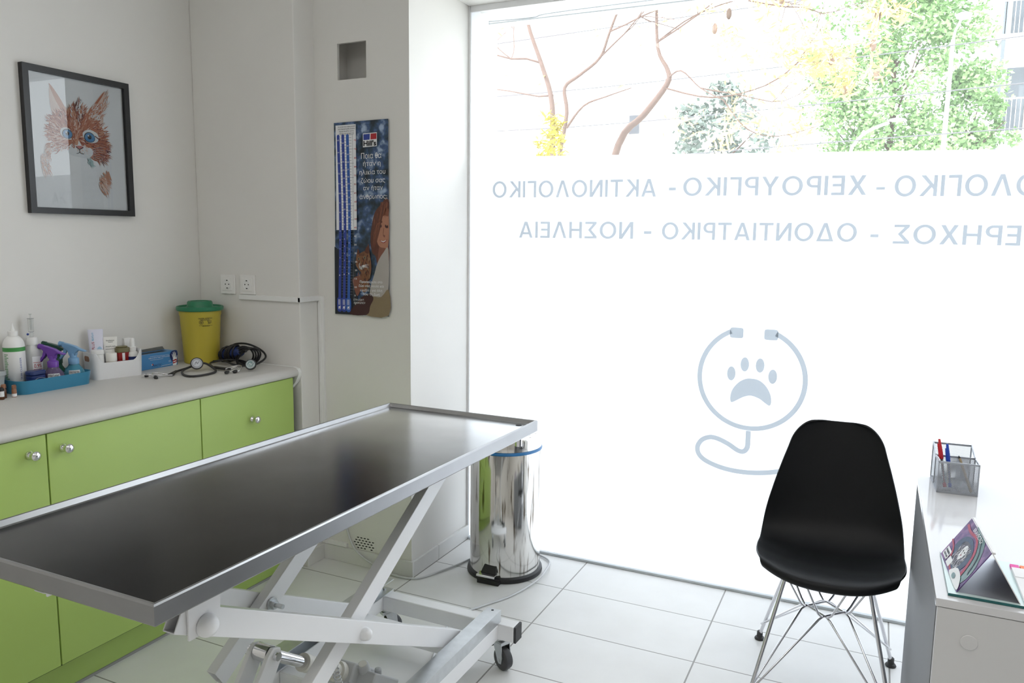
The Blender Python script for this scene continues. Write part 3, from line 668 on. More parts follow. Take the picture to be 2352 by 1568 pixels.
b = B(); c = crom([V((-2.166, 2.488, .836)), V((-2.150, 2.5, .834)), V((-2.152, 2.503, .80)), V((-2.19, 2.49, .775))], 4)
b.prism([(-2.60, .874), (-2.172, .874), (-2.152, .869), (-2.143, .853), (-2.146, .835), (-2.158, .812), (-2.185, .785), (-2.215, .77), (-2.232, .77), (-2.205, .80), (-2.19, .836), (-2.60, .836)], 2.488, 2.5085, 'y'); b.done('end_trim', X['white_plastic'], t, world=True, smooth=30, bevel=.002)

# ------------------------------------------------------------------ wall fittings
def socket(label, x, z):
    t = thing('wall_socket', label, 'socket', (x, YB, z), group='sockets on the back wall')
    b = B(); b.box((-.0405, -.009, -.0415), (.0405, 0, .0415)); b.done('plate', X['socket_white'], t, smooth=0, bevel=.002)
    b = B(); b.box((-.0275, -.0115, -.0275), (.0275, -.008, .0275)); ins = b.done('insert', X['socket_white'], t, smooth=0, bevel=.001)
    b = B(); m = Matrix.Translation((0, -.0116, 0)) @ Matrix.Rotation(PI/2, 4, 'X'); b.lathe([(.0215, 0), (.0200, .0012), (.0185, .0006), (.0180, -.0006)], n=32, m=m, cap=True); b.done('recess', X['white_plastic'], ins, smooth=30)
    for sx in (-.0095, .0095):
        b = B(); b.cyl((sx, -.0119, 0), (sx, -.0110, 0), .0027, n=12); b.done('pin_hole', X['dark_gap'], ins, smooth=0)
    for sz in (-.0165, .0165):
        b = B(); b.box((-.004, -.0122, sz-.0022), (.004, -.0112, sz+.0022)); b.done('earth_clip', X['ink_black'], ins, smooth=0)
socket('left white wall socket, above the yellow sharps bin', -2.533, 1.2045)
socket('right white wall socket, touching the white trunking', -2.422, 1.2065)
t = thing('cable_trunking', 'white cable trunking running round the corner and down the pier', 'trunking', (-2.2, YB, 1.15))
b = B(); b.box((-2.468, YB-.012, 1.143), (XC1+.012, YB, 1.163)); b.done('horizontal_duct', X['white_plastic'], t, world=True, smooth=0, bevel=.001)
b = B(); b.box((XC1, YB-.012, 1.1435), (XC1+.0125, YP, 1.1635)); b.done('corner_duct', X['white_plastic'], t, world=True, smooth=0, bevel=.001)
b = B(); b.box((-2.146, YP-.013, .07), (-2.120, YP, 1.162)); b.box((-2.1335, YP-.0145, .07), (-2.1315, YP, 1.14)); b.done('vertical_duct', X['white_plastic'], t, world=True, smooth=0, bevel=.001)
b = B(); b.box((-2.12, YP-.012, .070), (-2.016, YP, .088)); tag(b.done('cable_trunking', X['white_plastic'], loc=(0, 0, 0), smooth=0, bevel=.001), 'short low trunking piece ending just above the skirting', 'trunking')
t = thing('wall_vent', 'small slotted vent low on the pier, above the skirting', 'vent', (-1.932, YP, .10))
b = B(); b.box((-.062, -.002, -.030), (.062, 0, .034)); b.done('vent_plate', X['wall_paint'], t, smooth=0)
b = B()
for i in range(6):
    for j in range(5):
        x = -.047+i*.0175+(j % 2)*.008; z = -.022+j*.0115
        if (i, j) in ((0, 0), (0, 4), (5, 4), (4, 0)): continue
        b.prism([(x-.006, z), (x-.004, z-.0022), (x+.004, z-.0022), (x+.006, z), (x+.004, z+.0022), (x-.004, z+.0022)], -.0026, -.002, 'y')
b.done('vent_slot', X['dark_gap'], t, smooth=0)

# ------------------------------------------------------------------ examination table
t = thing('examination_table', 'stainless steel veterinary examination table on a white scissor lift', 'table', (-1.29, 1.6, 0))
XA, XB, YA, YE = -1.598, -1.003, .812, 2.346
def zt(y): return .832 - .022*(y-YA)/(YE-YA)
b = B(); bm = b.bm
def ring(i, dz): return [bm.verts.new((x, y, zt(y)+dz)) for x, y in ((XA+i, YA+i), (XB-i, YA+i), (XB-i, YE-i), (XA+i, YE-i))]
rs = [ring(.004, -.040), ring(0, -.036), ring(0, -.004), ring(.002, -.0008), ring(.005, 0), ring(.0075, -.001), ring(.012, -.0125), ring(.016, -.0145)]
b.mi = 1
for A, C in zip(rs, rs[1:]):
    for i in range(4): b._f([A[i], A[(i+1) % 4], C[(i+1) % 4], C[i]])
b._f(rs[0][::-1]); b.mi = 0; b._f(rs[-1])
b.done('table_top', [X['brushed_steel'], X['rim_steel']], t, world=True, smooth=0)
dx, dy = -1.052, 2.300
b = B(); b.cyl((dx, dy, zt(dy)-.0146), (dx, dy, zt(dy)-.0138), .0105, n=24); b.done('drain_hole', X['dark_gap'], t, world=True, smooth=0)
b = B(); b.cyl((dx, dy, zt(dy)-.085), (dx, dy, zt(dy)-.038), .0125, n=24); b.done('drain_spout', X['steel_chrome'], t, world=True)
WS = X['white_steel']
RX, LX = -1.118, -1.445
# scissor arms: outer pair sloping down away from us, inner pair sloping up
def arm(x, y0, z0, y1, z1, wd=.03, h=.055):
    b = B(); b.bar((x, y0, z0), (x, y1, z1), wd, h, hollow=.003); return b.done('scissor_arm', WS, t, world=True, smooth=0, bevel=.003)
arm(RX, .945, .724, 1.985, .178); arm(LX-.035, .945, .724, 1.985, .178)
arm(RX-.042, 1.075, .165, 2.06, .772); arm(LX, 1.34, .305, 2.06, .772)
for x, s in ((RX+.016, 1), (LX-.051, -1)):
    b = B(); b.box((x, .960, .674), (x+s*.005, 1.036, zt(.98)-.036)); b.done('bracket', WS, t, world=True, smooth=0, bevel=.001)
    b = B(); b.box((x-s*.04, .960, zt(.98)-.045), (x, 2.10, zt(1.6)-.036)); b.done('top_rail', WS, t, world=True, smooth=0, bevel=.002)
def cap(x, y, z, r=.019):
    b = B(); b.lathe([(r, 0), (r*1.02, .004), (r*.97, .010), (r*.8, .017), (r*.45, .022), (.001, .0235)], n=24, m=Matrix.Translation((x, y, z)) @ Matrix.Rotation(PI/2, 4, 'Y')); b.done('bolt_cap', WS, t, world=True, smooth=50)
cap(RX+.022, .998, .690, .022); cap(RX+.015, 1.497, .431, .0165)
b = B(); px = LX+.016; cy, cz = 1.528, .424
b.cyl((px, cy, cz), (px+.004, cy, cz), .0185, n=24); b.cyl((px+.004, cy, cz), (px+.016, cy, cz), .0125, n=6); b.cyl((px+.016, cy, cz), (px+.040, cy, cz), .0065, n=16)
b.done('pivot_bolt', X['zinc'], t, world=True, smooth=30)
# lower carriage
FZ0, FZ1 = .112, .166
def beam(nm, lo, hi): b = B(); b.box(lo, hi); return b.done(nm, WS, t, world=True, smooth=0, bevel=.004)
beam('side_beam', (-1.095, 1.00, FZ0), (-1.045, 2.145, FZ1)); beam('side_beam', (-1.545, 1.00, FZ0), (-1.495, 2.145, FZ1))
beam('end_beam', (-1.56, 2.145, FZ0), (-.990, 2.195, FZ1)); beam('end_beam', (-1.56, .955, FZ0), (-.990, 1.00, FZ1))
beam('middle_beam', (-1.495, 1.975, FZ0+.004), (-1.095, 2.018, FZ1)); beam('middle_beam', (-1.495, 1.62, FZ0), (-1.095, 1.66, FZ1-.004))
for y0, y1 in ((2.147, 2.193), (.957, .998)):
    for x, s in ((-.990, 1), (-1.56, -1)):
        b = B(); b.box((min(x, x+s*.008), y0-.001, FZ0), (max(x, x+s*.008), y1+.001, FZ1+.001)); b.done('beam_end_cap', X['rubber'], t, world=True, smooth=0, bevel=.002)
def channel(x0, x1, y0, y1, web):
    b = B(); h = .040
    b.box((x0, y0, FZ1), (x1, y1, FZ1+.003)); b.box((x0, y0, FZ1+h-.003), (x1, y1, FZ1+h))
    xw = x1-.003 if web > 0 else x0; b.box((xw, y0, FZ1+.003), (xw+.003, y1, FZ1+h-.003))
    for y in (y0+.02, y1-.02): b.cyl(((x0+x1)/2, y, FZ1+.003), ((x0+x1)/2, y, FZ1+.009), .006, n=12)
    c = b.done('roller_channel', X['zinc'], t, world=True, smooth=30)
    b = B(); b.cyl(((x0+x1)/2, y1-.012, FZ1+h), ((x0+x1)/2, y1-.012, FZ1+h+.0006), .0045, n=14); b.done('rail_hole', X['dark_gap'], c, world=True, smooth=0)
channel(-1.095, -1.045, 1.35, 2.165, 1); channel(-1.545, -1.490, 1.60, 2.205, -1)
for x in (RX+.025, LX-.07):
    b = B(); b.cyl((x-.015, 1.975, FZ1+.017), (x+.015, 1.975, FZ1+.017), .013, n=18); b.done('roller', X['rubber'], t, world=True)
def caster(x, y, rz):
    m = Matrix.Translation((x, y, 0)) @ Matrix.Rotation(rz, 4, 'Z'); T = TM[t].inverted() @ m
    def fin(b, nm, mat, par, sm=30, bv=0.):
        o = b.done(nm, X[mat], par, smooth=sm, bevel=bv); o.data.transform(T); return o
    b = B(); b.cyl((0, 0, FZ0), (0, 0, FZ0-.012), .021, n=20); b.box((-.022, -.018, .088), (.030, .018, .099))
    for s in (-1, 1): b.prism([(-.012, .092), (.030, .095), (.036, .050), (.032, .028), (.018, .026), (.010, .040)], s*.0165, s*.0195, 'y')
    o = fin(b, 'caster', 'zinc', t)
    q = V((.020, 0, .0385)); ax = V((0, 1, 0))
    b = B(); b.lathe([(.006, -.015), (.030, -.0155), (.0365, -.011), (.0385, 0), (.0365, .011), (.030, .0155), (.006, .015)], n=32, m=Matrix.Translation(q) @ Matrix.Rotation(PI/2, 4, 'X')); fin(b, 'wheel', 'tyre_grey', o, 40)
    b = B(); b.cyl(q-ax*.022, q+ax*.022, .006, n=12); b.cyl(q-ax*.0175, q+ax*.0175, .013, n=20); fin(b, 'axle', 'zinc', o)
    b = B(); b.box((-.060, -.013, .066), (-.016, .013, .073), Matrix.Translation((-.02, 0, .05)) @ Matrix.Rotation(-.5, 4, 'Y') @ Matrix.Translation((.02, 0, -.05))); fin(b, 'brake_pedal', 'black_plastic', o, 0, .002)
caster(-1.055, 2.178, math.radians(-25)); caster(-1.505, 2.178, math.radians(60)); caster(-1.055, .985, 2.2); caster(-1.505, .985, 1.9)
# lifting motor between the arms
mx = -1.285
b = B(); b.cyl((RX-.057, 1.10, .188), (-1.495, 1.10, .188), .019, n=20); b.done('cross_tube', WS, t, world=True)
for x in (mx-.034, mx+.022):
    b = B(); b.prism([(1.085, .20), (1.115, .175), (1.285, .275), (1.368, .398), (1.364, .424), (1.340, .433), (1.322, .420), (1.25, .325)], x, x+.012, 'x'); b.done('lug', WS, t, world=True, smooth=0, bevel=.002)
b = B(); b.cyl((mx-.045, 1.345, .412), (mx+.045, 1.345, .412), .0105, n=18); b.cyl((mx-.020, 1.345, .412), (mx+.020, 1.345, .412), .021, n=24); b.done('pivot_pin', X['steel_chrome'], t, world=True)
D = V((0, .262, -.185)).normalized(); P0 = V((mx, 1.345, .412))
b = B(); b.cyl(P0+D*.018, P0+D*.19, .0145, n=24); b.done('piston_rod', X['steel_chrome'], t, world=True)
b = B(); b.cyl(P0+D*.165, P0+D*.185, .0235, n=24); b.cyl(P0+D*.185, P0+D*.33, .0215, n=24); b.cyl(P0+D*.33, P0+D*.352, .028, n=24); b.done('cylinder_sleeve', X['cream_plastic'], t, world=True)
Q = P0+D*.352
b = B(); b.bar(Q, Q+D*.15, .082, .066); b.bar(Q+D*.03+V((.062, 0, -.004)), Q+D*.17+V((.062, 0, -.004)), .066, .052)
b.cyl(Q+D*.06+V((.05, 0, .02)), Q+D*.06+V((.05, -.012, .052)), .0165, n=20); b.cyl(Q+D*.10+V((.070, 0, .02)), Q+D*.10+V((.070, 0, .045)), .010, n=16)
b.done('motor_housing', X['motor_grey'], t, world=True, smooth=30, bevel=.005)
b = B(); b.cyl(Q+D*.06+V((.05, -.012, .052)), Q+D*.06+V((.05, -.0125, .0535)), .0115, n=20); b.done('housing_plug', X['cream_plastic'], t, world=True)
b = B(); pts = []
a0, a1 = V((-1.20, 1.50, .33)), V((-1.25, 1.62, .19))
for i in range(145):
    s = i/144; c = a0+(a1-a0)*s+V((0, 0, -.045*math.sin(PI*s))); a = 2*PI*18*s; pts.append(c+V((math.cos(a)*.0085, math.sin(a)*.0085, math.sin(a)*.003)))
b.tube(pts, .0021, 6); b.done('coiled_cord', X['cable_grey'], t, world=True, smooth=60)

# power lead from behind the table, round the bin, back under the table
b = B(); b.tube([(-1.24, 1.75, .03), (-1.20, 1.93, .006), (-1.255, 2.06, .006), (-1.335, 2.30, .006), (-1.337, 2.434, .006), (-1.300, 2.52, .006), (-1.235, 2.65, .006), (-1.196, 2.80, .012), (-1.192, 2.90, .020), (-1.235, 3.035, .008), (-1.375, 3.078, .006), (-1.52, 2.98, .006), (-1.565, 2.83, .006), (-1.612, 2.698, .006), (-1.650, 2.622, .006), (-1.70, 2.600, .006), (-1.78, 2.600, .009), (-1.891, 2.610, .035), (-1.963, 2.614, .073), (-2.000, 2.622, .12), (-2.030, 2.6285, .19), (-2.08, 2.6285, .32), (-2.105, 2.6285, .5)], .0042, 8, smooth=6)
tag(b.done('power_lead', X['cable_grey'], loc=(0, 0, 0), smooth=60), 'thin grey power lead winding round the pedal bin to the pier', 'cable')

# ------------------------------------------------------------------ pedal bin
bx_, by_, br = -1.377, 2.885, .150
t = thing('pedal_bin', 'scratched mirror steel pedal bin between the table and the window', 'bin', (bx_, by_, 0), .0)
b = B(); b.lathe([(br-.004, .022), (br, .024), (br, .538), (br-.002, .541), (br-.012, .541)], n=96); b.done('body', X['bin_steel'], t, smooth=40)
b = B(); b.lathe([(br-.012, .5405), (br+.0035, .541), (br+.0045, .546), (br+.001, .552), (br-.006, .553)], n=72); b.done('bin_liner', X['bag_blue'], t, smooth=60)
b = B(); b.lathe([(br+.0005, .5535), (br+.001, .598), (br-.002, .603), (br-.012, .6055), (.08, .609), (.001, .610)], n=96); b.done('lid', X['bin_steel'], t, smooth=40)
b = B(); b.lathe([(br-.01, 0), (br+.010, .001), (br+.012, .006), (br+.010, .018), (br+.001, .024), (br-.01, .024)], n=72)
a = math.radians(-88)
d, s_ = V((math.cos(a), math.sin(a), 0)), V((-math.sin(a), math.cos(a), 0))
def R(p): return d*p[0] + s_*p[1] + V((0, 0, p[2]))
bb = b
for lo, hi in (((br-.01, -.048, 0), (br+.026, .048, .019)),):
    m = Matrix.Rotation(a, 4, 'Z'); bb.box(lo, hi, m)
b.done('base_ring', X['black_plastic'], t, smooth=40)
b = B(); b.bm.verts.ensure_lookup_table()
for pts in ([(br+.001, -.026, .075), (br+.001, .028, .072), (br+.018, .034, .044), (br+.018, -.036, .044)],):
    F = [b.bm.verts.new(R(p)) for p in pts]; G = [b.bm.verts.new(R((p[0]-.012, p[1], p[2]-.004))) for p in pts]
    b._f(F); b._f(G[::-1])
    for i in range(4): b._f([F[i], F[(i+1) % 4], G[(i+1) % 4], G[i]])
b.done('pedal_hood', X['black_plastic'], t, smooth=0, bevel=.002)
b = B(); b.box((br+.002, -.046, .040), (br+.040, .036, .0435), Matrix.Rotation(a, 4, 'Z')); b.box((br+.034, -.046, .034), (br+.040, .036, .042), Matrix.Rotation(a, 4, 'Z')); b.done('pedal', X['steel_chrome'], t, smooth=0, bevel=.0015)

# ------------------------------------------------------------------ shell chair
t = thing('shell_chair', 'black plastic shell chair on a chrome wire base in front of the window', 'chair', (-.079, 2.500, 0), math.radians(1.5))
prof = [V(p) for p in [(0, -.212, .424), (0, -.226, .434), (0, -.220, .449), (0, -.185, .454), (0, -.12, .444), (0, -.04, .428), (0, .04, .422), (0, .10, .428), (0, .145, .452), (0, .175, .495), (0, .193, .555), (0, .207, .63), (0, .219, .71), (0, .228, .775), (0, .234, .812), (0, .237, .827)]]
def half_width(v):
    w = lerp_s([(0, .2145), (.30, .2150), (.42, .2145), (.52, .213), (.62, .205), (.72, .188), (.82, .166), (.92, .142), (1, .129)], v)
    if v < .38: w *= .74+.26*max(0, 1-(1-v/.38)**2.3)**.435
    if v > .91: r = .062; d = r*(v-.91)/.09; w = w-r+math.sqrt(max(0, r*r-d*d))
    return w
def lerp_s(tab, t):
    for i in range(len(tab)-1):
        if t <= tab[i+1][0]:
            g = lambda k: tab[max(0, min(len(tab)-1, k))][1]
            q = (t-tab[i][0])/(tab[i+1][0]-tab[i][0]); p0, p1, p2, p3 = g(i-1), g(i), g(i+1), g(i+2)
            return .5*(2*p1+(p2-p0)*q+(2*p0-5*p1+4*p2-p3)*q*q+(3*p1-p0-3*p2+p3)*q**3)
    return tab[-1][1]
cl = crom(prof, 5); b = B(); NU = 24; G = []
L = [0]
for p, q in zip(cl, cl[1:]): L.append(L[-1]+(q-p).length)
for i, c in enumerate(cl):
    v = L[i]/L[-1]; hw = half_width(v); row = []
    q = min(1., max(0., (v-.30)/.42)); back = q*q*(3-2*q)
    for k in range(NU+1):
        u = math.sin(PI/2*(-1+2*k/NU)); e = abs(u)**2.6
        up = .034*e*(1-back)*min(1, .05+v/.34); fwd = .050*e*back*(1-.55*max(0, (v-.6)/.4))
        lip = max(0, 1-v/.44)**1.7; bow = .080*abs(u)**2.6*lip
        row.append(b.bm.verts.new((hw*u, c.y-fwd+bow, c.z+up+.010*abs(u)**3*lip)))
    G.append(row)
for A, C in zip(G, G[1:]):
    for k in range(NU): b._f([A[k], A[k+1], C[k+1], C[k]])
sh = b.done('shell', X['chair_black'], t, smooth=180, solid=.007, sub=1)
q = .235
feet = [(-.205, -.225), (.205, -.225), (.212, .262), (-.212, .262)]
mounts = [(-.115, -.115, .415), (.115, -.115, .415), (.105, .115, .412), (-.105, .115, .412)]
nd = {'l': V((-.052, -.045, .298)), 'b': V((0, .008, .298)), 'f': V((0, -.098, .298)), 'r': V((.052, -.045, .298))}
for (x, y), m in zip(feet, mounts):
    b = B(); b.tube([(x, y, .018), V((x, y, .018)).lerp(V(m), .5), m], .0058, 10); lg = b.done('leg', X['wire_chrome'], t, smooth=60)
    b = B(); b.lathe([(.0165, 0), (.018, .003), (.015, .008), (.0105, .010), (.0100, .028), (.007, .031)], (x, y, 0), 20); b.done('foot_glide', X['rubber'], lg)
def wire(foot, n0, n1, up):
    x, y = feet[foot]; F = V((x, y, .05)).lerp(V(mounts[foot]), .03); a, c = nd[n0], nd[n1]; dd = (c-a).normalized()
    b = B(); b.tube([F, a-dd*.022+V((0, 0, -.006)), a-dd*.008, a, c, c+dd*.012, c+dd*.026+V((0, 0, .012)), V(up)], .0034, 8); b.done('brace_wire', X['wire_chrome'], t, smooth=60)
wire(0, 'l', 'b', (.075, .090, .412)); wire(0, 'f', 'r', (.128, .02, .418)); wire(2, 'b', 'l', (-.125, -.09, .418)); wire(2, 'r', 'f', (-.06, -.16, .42))
wire(1, 'f', 'l', (-.128, .02, .418)); wire(1, 'r', 'b', (-.075, .09, .412)); wire(3, 'l', 'f', (.06, -.16, .42)); wire(3, 'b', 'r', (.125, -.09, .418))
for m in mounts:
    b = B(); b.cyl((m[0], m[1], m[2]-.006), (m[0], m[1], m[2]+.016), .014, n=16); b.done('shock_mount', X['rubber'], t)

# ------------------------------------------------------------------ desk
t = thing('desk', 'glossy white desk with grey-white side panels, the left one coloured as shaded, at the right edge', 'desk', (.8, 2.07, 0))
DX0, DX1, DY0, DY1 = .1425, 1.55, 1.627, 2.507
b = B(); b.box((DX0, DY0, .724), (DX1, DY1, .740)); b.done('desk_top', X['desk_white'], t, world=True, smooth=0, bevel=.0008)
b = B(); b.box((DX0+.002, DY0+.018, 0), (DX0+.020, DY1-.004, .7235)); b.done('side_panel', X['desk_side_shaded'], t, world=True, smooth=0, bevel=.0006)  # white laminate panel, its shade put into a darker colour
b = B(); b.box((DX0+.0035, DY0+.001, 0), (DX1-.004, DY0+.017, .7225)); fp = b.done('end_panel', X['desk_side'], t, world=True, smooth=0, bevel=.0006)
b = B(); b.lathe([(.0145, 0), (.0150, .001), (.0140, .002), (.001, .0024)], n=32, m=Matrix.Translation((.203, DY0+.001, .663)) @ Matrix.Rotation(PI/2, 4, 'X')); b.done('cover_cap', X['desk_side'], fp, world=True, smooth=40)
b = B(); b.box((DX1-.022, DY0+.02, 0), (DX1-.004, DY1-.004, .7235)); b.done('side_panel', X['desk_side'], t, world=True, smooth=0)
b = B(); b.box((DX0+.02, DY1-.05, .30), (DX1-.022, DY1-.034, .7235)); b.done('modesty_panel', X['desk_side'], t, world=True, smooth=0)
# mesh pen holder
hx, hy, hz = .229, 2.428, .740
t = thing('pen_holder', 'silver wire mesh desk organiser with divided pen compartments', 'pen holder', (hx, hy, hz), math.radians(3))
W2, D2, H1, H2 = .048, .072, .087, .107
def sheet(nm, pts):
    b = B(); b.poly(pts); return b.done(nm, X['holder_net'], t, smooth=0)
sheet('front_net', [(-W2, -D2, 0), (W2, -D2, 0), (W2, -D2, H1), (-W2, -D2, H1)])
sheet('middle_net', [(-W2, .0, 0), (W2, .0, 0), (W2, .0, H1), (-W2, .0, H1)]); sheet('back_net', [(-W2, D2, 0), (W2, D2, 0), (W2, D2, H2), (-W2, D2, H2)])
sheet('side_net', [(W2, -D2, 0), (W2, D2, 0), (W2, D2, H2), (W2, 0, H1), (W2, -D2, H1)]); sheet('side_net', [(-W2, -D2, 0), (-W2, D2, 0), (-W2, D2, H2), (-W2, 0, H1), (-W2, -D2, H1)])
sheet('divider_net', [(0.004, -D2, 0), (.004, 0, 0), (.004, 0, H1), (.004, -D2, H1)])
b = B(); b.box((-W2, -D2, 0), (W2, D2, .003)); b.done('tray_bottom', X['holder_silver'], t, smooth=0)
b = B()
for z0, z1, y0, y1 in ((H1-.004, H1+.001, -D2, 0), (.0, .007, -D2, D2)):
    for y in (y0, y1): b.bar((-W2, y, (z0+z1)/2), (W2, y, (z0+z1)/2), .003, z1-z0)
    for x in (-W2, W2): b.bar((x, y0, (z0+z1)/2), (x, y1, (z0+z1)/2), .003, z1-z0)
b.bar((-W2, D2, H2-.002), (W2, D2, H2-.002), .003, .005)
for x in (-W2, W2):
    b.bar((x, 0, H1), (x, D2, H2), .003, .005)
    for y, h in ((-D2, H1), (0, H1), (D2, H2)): b.bar((x, y, 0), (x, y, h), .003, .003, up=(1, 0, 0))
b.done('rim_frame', X['holder_silver'], t, smooth=0)
def pen(name, label, p0, p1, col, cap=.45):
    p0, p1 = V(p0), V(p1); t = thing(name, label, 'pen', p0); d = (p1-p0); Ln = d.length; m = Matrix.Translation(p0) @ d.to_track_quat('Z', 'Y').to_matrix().to_4x4()
    b = B(); b.lathe([(.0034, 0), (.0040, .004), (.0040, Ln*.7)], n=12, m=m); b.done('barrel', X['clear_plastic'], t, world=True)
    b = B(); b.lathe([(.0016, .006), (.0016, Ln*.7)], n=8, m=m); b.done('ink_tube', X[col], t, world=True)
    b = B(); b.lathe([(.0046, Ln*.58), (.0052, Ln*.6), (.0050, Ln*.75), (.0036, Ln*.94), (.0030, Ln)], n=14, m=m); b.box((.004, -.0015, Ln*.62), (.0068, .0015, Ln*.9), m); b.done('cap', X[col], t, world=True, smooth=40)
    b = B(); b.lathe([(.0043, .0), (.0043, .012)], n=12, m=m); b.done('end_plug', X[col], t, world=True)
pen('pen', 'red capped ballpoint pen standing in the mesh organiser', (.206, 2.385, .748), (.186, 2.428, .872), 'pen_red')
pen('pen', 'blue capped ballpoint pen standing in the mesh organiser', (.219, 2.392, .748), (.205, 2.412, .864), 'pen_blue')
t = thing('pencil', 'brown pencil leaning in the right half of the organiser', 'pencil', (.264, 2.38, .744))
b = B(); b.cyl((.268, 2.375, .746), (.238, 2.415, .826), .0037, n=6); b.done('shaft', X['pencil_tan'], t, world=True, smooth=0)
b = B(); b.cyl((.238, 2.415, .826), (.2355, 2.4183, .8327), .0037, .0006, n=12); b.done('pencil_tip', X['ink_black'], t, world=True)
# tent calendar
t = thing('desk_calendar', 'tent-shaped desk calendar with a purple picture cover on the desk corner', 'calendar', (.22, 1.76, .740))
LN, LF, RN, RF = V((.178, 1.660, .7455)), V((.164, 1.862, .7455)), V((.284, 1.655, .7455)), V((.270, 1.880, .7455)); AN = LN+V((.0545, .012, .086)); AF = LF+V((.0545, .012, .086))
def panel(nm, pts, th, mat):
    n = (pts[1]-pts[0]).cross(pts[2]-pts[0]).normalized()*th; b = B()
    A = [b.bm.verts.new(p) for p in pts]; C = [b.bm.verts.new(p+n) for p in pts]; b._f(A); b._f(C[::-1])
    for i in range(4): b._f([A[i], A[(i+1) % 4], C[(i+1) % 4], C[i]])
    return b.done(nm, mat, t, world=True, smooth=0)
cov = panel('cover_panel', [LN, LF, AF, AN], .0016, X['calendar_purple'])
panel('rear_panel', [RN, AN, AF, RF], .0016, X['paper'])
b = B(); b.poly([LN+V((.002, .002, 0)), RN+V((-.002, .002, 0)), RF, LF]); b.done('silver_base', X['holder_silver'], t, world=True, smooth=0)
b = B(); b.box((.1635, 1.648, .740), (.46, 1.875, .7452)); b.done('glass_base', X['teal_edge'], t, world=True, smooth=0, bevel=.001)
b = B(); b.poly([(.1640, 1.649, .7454), (.4595, 1.649, .7454), (.4595, 1.8745, .7454), (.1640, 1.8745, .7454)]); b.done('base_sheet', X['aqua_sheet'], t, world=True, smooth=0)
b = B(); b.bar(AN+V((.003, -.0015, -.0015)), AF+V((.003, .002, -.0015)), .005, .004); b.done('page_block', X['paper'], t, world=True, smooth=0)
o, r_, u_ = LF, (LN-LF), ((AF-LF)+(AN-LN))/2
nn = r_.cross(u_).normalized()
art = Art(o+nn*.0001, r_, u_, [M('calendar_rose', srgb(170, 62, 90), .5, var=.12, scale=60), M('calendar_grey', srgb(84, 84, 98), .5, var=.35, scale=120), X['ink_white'], M('calendar_slate', srgb(52, 74, 104), .5, var=.4, scale=120), X['ink_black'], X['lilac_cover'], X['teal_edge'], X['pink_flag']])
art.smooth_shape([(.30, 1), (.62, .82), (.80, .5), (.78, .2), (.70, .0), (.86, .0), (.97, .3), (.94, .62), (.75, .95), (.5, 1)], 6)
art.smooth_shape([(.25, .70), (.45, .78), (.66, .66), (.74, .42), (.64, .12), (.40, .06), (.24, .2), (.16, .45)], 3)
art.smooth_shape([(.32, .62), (.5, .68), (.62, .52), (.60, .28), (.46, .18), (.32, .3)], 1)
rr = random.Random(4)
art.k += 1
for _ in range(150):
    x, y = rr.uniform(.3, .62), rr.uniform(.15, .66); art.stroke((x, y), (x+rr.uniform(-.03, .03), y-.09), .008, rr.choice([1, 2, 5, 4]))
art.smooth_shape([(.42, .60), (.50, .62), (.55, .5), (.52, .36), (.46, .30), (.41, .42)], 2)
art.k += 1
for c in ((.45, .5), (.51, .5)): art.oval(c, .013, .022, 4)
art.oval((.48, .41), .012, .012, 0)
art.k += 1
def band(pts, wv, mi):
    c = crom([V(p) for p in pts], 8); art.line([tuple(p) for p in c], wv, mi)
band([(.06, .86), (.25, .82), (.52, .86), (.72, .66), (.80, .30), (.78, .02)], .055, 0); band([(.0, .40), (.2, .32), (.35, .12), (.62, .06), (.95, .10)], .04, 0); band([(.55, .98), (.82, .72), (.92, .35)], .02, 1)
art.k += 1
for q in range(30): art.stroke((.16+.02*q, .08+.004*q), (.175+.02*q, .13+.004*q), .006, 2)
art.shape([(.05, .06), (.05, .26), (.24, .26), (.24, .06)], 2); art.shape([(.28, .04), (.28, .20), (.42, .20), (.42, .04)], 2); art.smooth_shape([(.55, .02), (.55, .12), (.66, .24), (.86, .2), (.98, .02)], 2)
art.k += 1
for q in range(10): art.oval((.08+.032*(q % 5), .11+.08*(q//5)), .011, .026, [1, 4, 3][q % 3])
art.oval((.70, .09), .06, .05, 6)
pic = art._w('cover_picture', t); pic.parent = cov
ru = r_.normalized(); uu = u_.normalized()
text(cov, 'BRAVECTO', o+r_*.30+u_*.885+nn*.0022, r_, u_, r_.length*.38, u_.length*.085, X['ink_white'], world=True)
